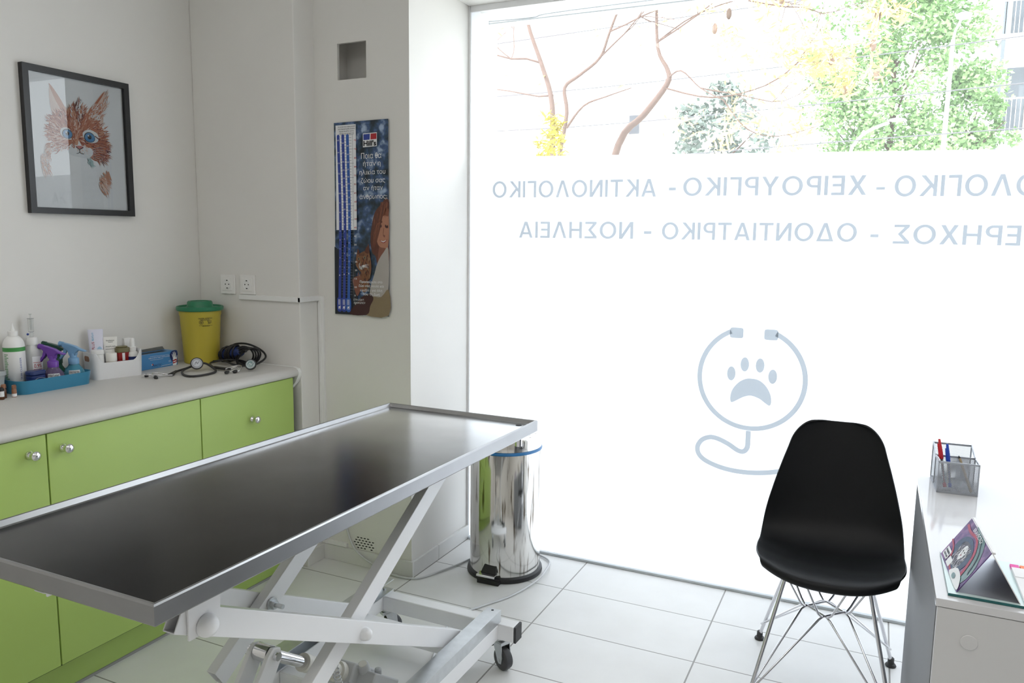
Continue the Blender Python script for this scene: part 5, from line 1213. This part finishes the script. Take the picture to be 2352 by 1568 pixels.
b.tube([(-2.545, 2.44, ZT+.012), (-2.575, 2.43, ZT+.022), (-2.585, 2.42, ZT+.014), (-2.56, 2.405, ZT+.008), (-2.52, 2.40, ZT+.01), (-2.45, 2.385, ZT+.02), (-2.37, 2.37, ZT+.009), (-2.30, 2.40, ZT+.012), (-2.285, 2.45, ZT+.035), (-2.32, 2.47, ZT+.06), (-2.40, 2.475, ZT+.082), (-2.47, 2.47, ZT+.078), (-2.50, 2.46, ZT+.05)], .0042, 8, smooth=6)
b.done('cord', X['black_plastic'], t, world=True, smooth=60)

# ------------------------------------------------------------------ framed cat picture
PC = (XL, 1.7605, 1.4825); fw_, fh_ = .418, .508
t = thing('framed_picture', 'black framed watercolour of a ginger kitten on the left wall', 'picture', (XL, 1.97, 1.735))
y0, y1, z0, z1, fr = 1.7605, 2.1785, 1.4825, 1.9905, .0215
b = B(); dpt = .022
def frame_ring(b, i0, x0, i1, x1):
    P = lambda i, x: [b.bm.verts.new(p) for p in ((x, y0+i, z0+i), (x, y1-i, z0+i), (x, y1-i, z1-i), (x, y0+i, z1-i))]
    A, C = P(i0, x0), P(i1, x1)
    for k in range(4): b._f([A[k], A[(k+1) % 4], C[(k+1) % 4], C[k]])
frame_ring(b, 0, XL+.001, 0, XL+dpt); frame_ring(b, 0, XL+dpt, fr, XL+dpt); frame_ring(b, fr, XL+dpt, fr, XL+.006)
b.done('frame', X['frame_black'], t, world=True, smooth=0, bevel=.0008)
b = B(); b.box((XL+.001, y0+.002, z0+.002), (XL+.008, y1-.002, z1-.002)); bk = b.done('mount_sheet', X['print_white'], t, world=True, smooth=0)
cols = [srgb(168, 88, 62), srgb(190, 112, 84), srgb(128, 58, 44), srgb(208, 150, 122), srgb(232, 205, 192), srgb(96, 44, 40), srgb(226, 180, 120)]
pm = [M('watercolour_%s' % k, c, .65, var=.06, scale=30) for k, c in zip(('rust', 'ginger', 'sienna', 'apricot', 'blush', 'umber', 'ochre'), cols)]
pm += [X['ink_white'], M('watercolour_iris', srgb(78, 138, 190), .5, var=.25, scale=90), X['ink_black'], M('watercolour_pink', srgb(200, 120, 116), .6, var=.05), M('watercolour_teal', srgb(178, 205, 205), .6, var=.03)]
pw, ph = y1-y0-2*fr, z1-z0-2*fr
art = Art((XL+.0084, y0+fr, z0+fr), (0, pw, 0), (0, 0, ph), pm)
rn = random.Random(8)
def cat_warp(x, y):
    if x < .45 and y > .655: return (x-.05*min(1, max(0, (.95-y)/.25)), .70+(y-.655)*.80)
    k = min(1, max(0, (.93-y)/.22)); x2 = x-.07*k
    return (x2, .545+(y-.5) if y >= .5 else (.545-(.5-y)*.75 if y > .29 else .388-(.29-y)*1.15))
art.warp = cat_warp
AR = ph/pw
def fur(cx, cy, rx, ry, n, L, mats_, a_fun, w0=.007, keep=None):
    art.k += 1
    for _ in range(n):
        q = rn.random()*2*PI; s = rn.random()**.5; x, y = cx+rx*s*math.cos(q), cy+ry*s*math.sin(q)
        if keep and not keep(x, y): continue
        ang_ = a_fun(x, y)+rn.gauss(0, .22); l = L*rn.uniform(.6, 1.3)
        art.stroke((x, y), (x+l*math.cos(ang_), y+l*math.sin(ang_)/AR), w0*rn.uniform(.6, 1.4), rn.choice(mats_), rn.gauss(0, .006))
hc = (.545, .545)
# ears, head wash, fur strokes radiating outwards
art.smooth_shape([(.64, .66), (.72, .80), (.80, .905), (.825, .87), (.835, .74), (.82, .64)], 4, 4)
art.smooth_shape([(.66, .70), (.74, .82), (.80, .90), (.79, .86), (.72, .74), (.69, .66)], 1, 3)
art.smooth_shape([(.22, .93), (.30, .86), (.40, .74), (.36, .66), (.27, .70)], 4, 4)
art.smooth_shape([(.21, .95), (.31, .86), (.42, .72), (.39, .70), (.30, .80)], 3, 3)
art.smooth_shape([(.50, .74), (.62, .72), (.75, .68), (.83, .60), (.86, .48), (.83, .36), (.74, .29), (.66, .33), (.60, .42), (.53, .47), (.44, .42), (.34, .40), (.27, .48), (.26, .60), (.32, .69), (.42, .72)], 1, 4)
rad = lambda x, y: math.atan2((y-.50)*AR, (x-.53))
fur(.55, .56, .31, .19, 900, .055, [0, 1, 1, 3, 2, 3, 4], rad, keep=lambda x, y: not (abs(x-.56) < .10 and y < .46))
fur(.78, .42, .10, .13, 330, .06, [0, 0, 2, 5, 1, 3], rad)
fur(.33, .48, .09, .13, 200, .055, [1, 3, 4, 0], rad)
fur(.56, .69, .06, .08, 130, .075, [2, 0, 5, 3, 7], lambda x, y: PI/2, .008)
fur(.75, .72, .07, .06, 160, .07, [3, 4, 7, 1], lambda x, y: .9)
fur(.83, .80, .03, .09, 60, .06, [4, 7, 3], lambda x, y: 1.3)
# white muzzle and eye surrounds
for pts in ([(.54, .50), (.60, .42), (.68, .42), (.70, .36), (.64, .31), (.54, .315), (.46, .33), (.44, .38), (.50, .44)], [(.60, .55), (.67, .585), (.76, .56), (.765, .505), (.70, .475), (.63, .49)], [(.38, .565), (.45, .575), (.51, .53), (.50, .49), (.43, .485), (.37, .52)]): art.smooth_shape(pts, 7, 4)
fur(.60, .41, .07, .04, 40, .05, [4, 7], rad); fur(.50, .50, .018, .10, 60, .05, [1, 0, 3], lambda x, y: PI/2)
art.smooth_shape([(.50, .70), (.535, .70), (.55, .56), (.545, .45), (.515, .44), (.50, .55)], 3, 3)
fur(.525, .57, .022, .11, 90, .05, [1, 3, 0, 4], lambda x, y: PI/2)
for (cx, cy, k) in ((.672, .522, 1.), (.437, .528, .9)):
    art.oval((cx, cy), .060*k, .043*k, 9); art.oval((cx+.002, cy), .053*k, .037*k, 8); art.oval((cx, cy+.004), .022*k, .017*k, 9); art.oval((cx-.012*k, cy+.014*k), .008, .006, 7)
art.line([(.615, .49), (.63, .47), (.65, .462)], .008, 5); art.line([(.73, .54), (.78, .515)], .008, 5)
# nose, mouth, whiskers, chest
art.smooth_shape([(.515, .415), (.555, .395), (.60, .415), (.575, .43), (.54, .43)], 10, 3)
art.k += 1; art.line([(.52, .418), (.54, .402), (.556, .393), (.575, .404), (.595, .420)], .007, 9); art.line([(.556, .393), (.555, .362)], .006, 9); art.line([(.52, .348), (.54, .352), (.555, .362), (.575, .352), (.60, .350)], .005, 9)
for q in range(7): art.stroke((.66, .40-.012*q), (.86+.01*rn.random(), .45-.035*q), .0035, 7, .01)
for q in range(4): art.stroke((.46, .40-.012*q), (.28, .44-.04*q), .003, 7, -.01)
fur(.80, .145, .05, .07, 90, .06, [3, 4, 4, 3], lambda x, y: -1.6+x, .010); fur(.85, .19, .025, .05, 40, .055, [3, 3], lambda x, y: -1.2)
fur(.20, .25, .05, .08, 70, .055, [4, 4, 3], lambda x, y: -1.3); fur(.24, .36, .03, .05, 50, .05, [4, 3], lambda x, y: -2.)
fur(.66, .29, .03, .03, 25, .05, [11], lambda x, y: -1.)
pa = art._w('kitten_painting', t); pa.parent = bk
b = B(); b.poly([(XL+.0125, y0+fr-.002, z0+fr-.002), (XL+.0125, y1-fr+.002, z0+fr-.002), (XL+.0125, y1-fr+.002, z1-fr+.002), (XL+.0125, y0+fr-.002, z1-fr+.002)]); b.done('picture_glass', X['picture_glass'], t, world=None, smooth=0).data.transform(TM[t].inverted())

# ------------------------------------------------------------------ wall poster
t = thing('wall_poster', 'tall blue pet age poster with a woman holding a tabby cat', 'poster', (-1.92, YP, 1.48))
UL, UR, LRp, LL = V((-2.049, YP-.004, 1.872)), V((-1.783, YP-.006, 1.875)), V((-1.786, YP-.007, 1.094)), V((-2.057, YP-.003, 1.091))
b = B(); nx, nz_ = 8, 24; G = []
for j in range(nz_+1):
    row = []
    for i in range(nx+1):
        u, v = i/nx, j/nz_; p = (LL.lerp(LRp, u)).lerp(UL.lerp(UR, u), v)
        row.append(b.bm.verts.new(p+V((0, -.0012*math.sin(v*7+u*2)-.001, 0))))
    G.append(row)
for A, C in zip(G, G[1:]):
    for i in range(nx): b._f([A[i], A[i+1], C[i+1], C[i]])
sheet_ = b.done('poster_sheet', X['poster_trees'], t, world=None, smooth=60); sheet_.data.transform(TM[t].inverted())
O_, R_, U_ = LL+V((0, -.006, 0)), (LRp-LL), (UL-LL); R_.y = 0; U_.y = 0
PMATS = [X['ink_white'], X['ink_blue'], M('poster_royal', (.03, .11, .42), .45, var=.05), X['ink_red'], M('poster_hair', srgb(92, 50, 36), .5, var=.25, scale=60), M('poster_skin', srgb(176, 122, 98), .5, var=.05), M('poster_skin_shade', srgb(128, 80, 64), .5, var=.05), M('poster_jumper', srgb(176, 170, 164), .5, var=.06, scale=30), M('poster_tabby', srgb(126, 84, 56), .5, var=.3, scale=90), X['ink_black'], M('poster_sleeve', srgb(62, 30, 28), .5, var=.1), M('poster_beige', srgb(138, 120, 92), .5, var=.1, scale=30), M('poster_dark', srgb(24, 32, 42), .5, var=.2), M('poster_hair_light', srgb(128, 76, 54), .5, var=.2, scale=60), M('poster_rule', srgb(120, 124, 134), .5, var=.05), M('poster_lip', srgb(142, 66, 62), .5, var=.05)]
art = Art(O_, R_, U_, PMATS)
art.shape([(.0, 0), (.45, 0), (.40, .25), (.2, .32), (.0, .36)], 12)
# hair, face, neck
art.smooth_shape([(.98, .595), (.86, .575), (.74, .53), (.68, .44), (.67, .38), (.70, .33), (.76, .31), (.80, .26), (.90, .24), (.98, .30)], 4, 5)
art.smooth_shape([(.80, .29), (.88, .22), (.99, .26), (.99, .36), (.85, .38)], 6, 3)
art.smooth_shape([(.99, .535), (.90, .53), (.80, .50), (.765, .44), (.775, .40), (.82, .365), (.90, .355), (.99, .37)], 5, 5)
art.smooth_shape([(.99, .60), (.86, .57), (.77, .52), (.74, .45), (.77, .46), (.82, .51), (.90, .53), (.99, .52)], 4, 4)
art.k += 1
rr = random.Random(6)
for _ in range(60):
    a0 = rr.random(); x0, y0 = (.93-.22*a0, .588-.10*a0); art.stroke((x0, y0), (.755-.06*a0+rr.uniform(-.01, .01), .44-rr.random()*.12), .012, rr.choice([4, 13, 4]), .01)
for _ in range(26):
    x0 = rr.uniform(.86, .99); art.stroke((x0, .585), (x0-.05, .512+rr.uniform(-.01, .012)), .014, rr.choice([4, 13, 13]), .004)
art.smooth_shape([(.99, .55), (.93, .555), (.86, .53), (.84, .505), (.92, .52), (.99, .515)], 13, 3)
art.k += 1
art.line([(.80, .468), (.83, .462), (.87, .467)], .012, 10); art.line([(.93, .468), (.96, .460), (.985, .464)], .012, 10); art.line([(.79, .485), (.84, .492), (.88, .486)], .010, 4); art.line([(.91, .455), (.895, .425), (.905, .415), (.93, .414)], .010, 6)
art.smooth_shape([(.83, .397), (.88, .389), (.93, .390), (.975, .401), (.93, .381), (.88, .380)], 15, 3); art.smooth_shape([(.85, .392), (.90, .388), (.955, .395), (.91, .384), (.88, .385)], 0, 3)
# jumper, arms
art.smooth_shape([(.99, .345), (.90, .33), (.80, .28), (.74, .22), (.66, .14), (.67, .085), (.76, .07), (.88, .10), (.99, .14)], 7, 5)
art.smooth_shape([(.70, .10), (.86, .10), (.995, .14), (.995, .004), (.55, .004), (.62, .06)], 11, 3)
art.smooth_shape([(.28, .004), (.40, .06), (.52, .10), (.66, .115), (.72, .09), (.66, .05), (.60, .004)], 10, 4)
art.smooth_shape([(.42, .10), (.36, .15), (.34, .19), (.42, .205), (.52, .215), (.60, .20), (.58, .17), (.50, .14)], 6, 4)
# cat
art.smooth_shape([(.40, .27), (.42, .33), (.46, .325), (.54, .335), (.60, .345), (.635, .375), (.655, .32), (.68, .28), (.68, .23), (.64, .18), (.60, .13), (.52, .125), (.48, .17), (.50, .22), (.44, .245)], 8, 5)
art.k += 1
for _ in range(70):
    x, y = rr.uniform(.44, .66), rr.uniform(.15, .32); art.stroke((x, y), (x+rr.uniform(-.03, .03), y-.018), .012, rr.choice([10, 4, 13, 11]))
art.smooth_shape([(.465, .275), (.50, .262), (.545, .265), (.545, .248), (.50, .240), (.46, .252)], 7, 3)
art.k += 1
for cx, cy in ((.455, .296), (.565, .303)): art.oval((cx, cy), .020, .008, 11); 
art.k += 1
for cx, cy in ((.455, .296), (.565, .303)): art.oval((cx, cy), .009, .006, 9)
art.oval((.488, .264), .016, .006, 6)
for q in range(3): art.stroke((.53, .262-.003*q), (.65, .270-.010*q), .003, 0)
art.smooth_shape([(.425, .322), (.44, .35), (.475, .324)], 4, 3); art.smooth_shape([(.565, .335), (.63, .368), (.64, .325)], 4, 3)
for q in range(4): art.stroke((.47+.025*q, .312), (.465+.03*q, .332), .010, 10)
# the age scale: white panel, ruled lines, three wavy columns
wave = lambda k, v: .085*k+.105+.016*math.sin((v-.2)*5.5)
art.shape([(.045, .985), (.415, .985), (.425, .447), (.045, .447)], 0)
art.k += 1
for i in range(58):
    y = .935-i*.0145
    art.stroke((.135, y), (.335 if i % 5 else .375, y-.001), .0016, 14, 0, .0016)
art.line([(.355, .935), (.36, .60), (.375, .40), (.36, .2), (.365, .06)], .004, 14)
for k, mi in ((0, 1), (1, 1), (2, 2)):
    pts = [(wave(k, v), v) for v in [.045+.885*i/26 for i in range(27)]]
    art.ribbon(pts, .050, mi); art.oval((wave(k, .93), .93), .025, .008, mi, 16, 0, False)
    art.smooth_shape([(wave(k, .05)-.04, .02), (wave(k, .05)-.04, .085), (wave(k, .05)+.04, .085), (wave(k, .05)+.04, .02)], mi, 3)
    art.k += 1; x = wave(k, .04)
    art.shape([(x-.022, .03), (x-.018, .043), (x+.008, .042), (x+.020, .050), (x+.016, .038), (x+.012, .026), (x+.004, .026), (x+.002, .035), (x-.010, .035), (x-.012, .026)], 0)
    for c in range(3): art.line([(x-.02+.016*c, .05), (x-.02+.016*c, .08)], .005, 0)
# emblem
art.k += 1
art.shape([(.545, .935), (.795, .937), (.795, .868), (.545, .866)], 0); art.shape([(.555, .931), (.670, .932), (.665, .903), (.555, .902)], 1); art.shape([(.684, .932), (.787, .933), (.787, .904), (.680, .903)], 3)
art.k += 1; art.line([(.760, .8235), (.815, .8235)], .0036*4/3, 0); art.line([(.598, .6185), (.648, .6185)], .0036*4/3, 0)
pa = art._w('poster_print', t); pa.parent = sheet_
def ptext(s, x0, y0, w, h=None, mat='ink_white', bold=.0, align='l', nm='poster_lettering'):
    text(sheet_, s, O_+R_*x0+U_*y0+V((0, -.0042, 0)), R_, U_, R_.length*w, U_.length*h if h else None, X[mat], nm, world=True, bold=bold, align=align)
ptext("Hill's", .558, .871, .225, .028, 'ink_black', .03)
for s, x, y, w, h in (('Ποια 0α', .515, .808, .36, .030), ('ήταν η', .55, .765, .31, .032), ('ηλικία του', .485, .722, .46, .032), ('ζώου σας', .51, .682, .43, .030), ('αν ήταν', .55, .643, .35, .030), ('άν0ρωпος;', .485, .598, .49, .032)): ptext(s, x, y, w, h)
for s, x, y, w in (('Προσφέρετε στο', .48, .168, .41), ('ζώο σας υγεία και', .46, .147, .46), ('ευεξία - για όλη', .485, .124, .40), ('του τη ζωή', .54, .103, .30)): ptext(s, x, y, w, .016, 'ink_white', .01)
ptext('ΕΤΗ ΖΩΗΣ', .365, .076, .19, .010); ptext('ΑΝΘΡΩΠΟΥ', .365, .060, .215, .010)
for i, s in enumerate(('Αν το ζώο σας ανήκει σε αυτή', 'την ηλικιακή ομάδα, ζητήστε', 'σήμερα να μάθετε για τις', 'αλλαγές των αναγκών του')): ptext(s, .095+.02*(i > 1), .971-.0115*i, .31-.04*(i > 1), .0085, 'ink_black', .01)
for i, n in enumerate(range(95, -1, -5)): ptext(str(n), .385+.006*math.sin(i), .900-.0445*i, .042 if n > 9 else .02, .008, 'ink_red' if n > 44 else 'ink_white', .01)
for k, top, bot in ((0, 15, 1), (1, 18, 1), (2, 20, 1)):
    for i, n in enumerate(range(top, bot-1, -1)):
        v = .905-.015*k-(.70-.02*k)*(i/(top-bot))**.92; x = wave(k, v); ptext(str(n), x-.016 if n > 9 else x-.008, v, .032 if n > 9 else .012, .007, 'ink_white', .0)
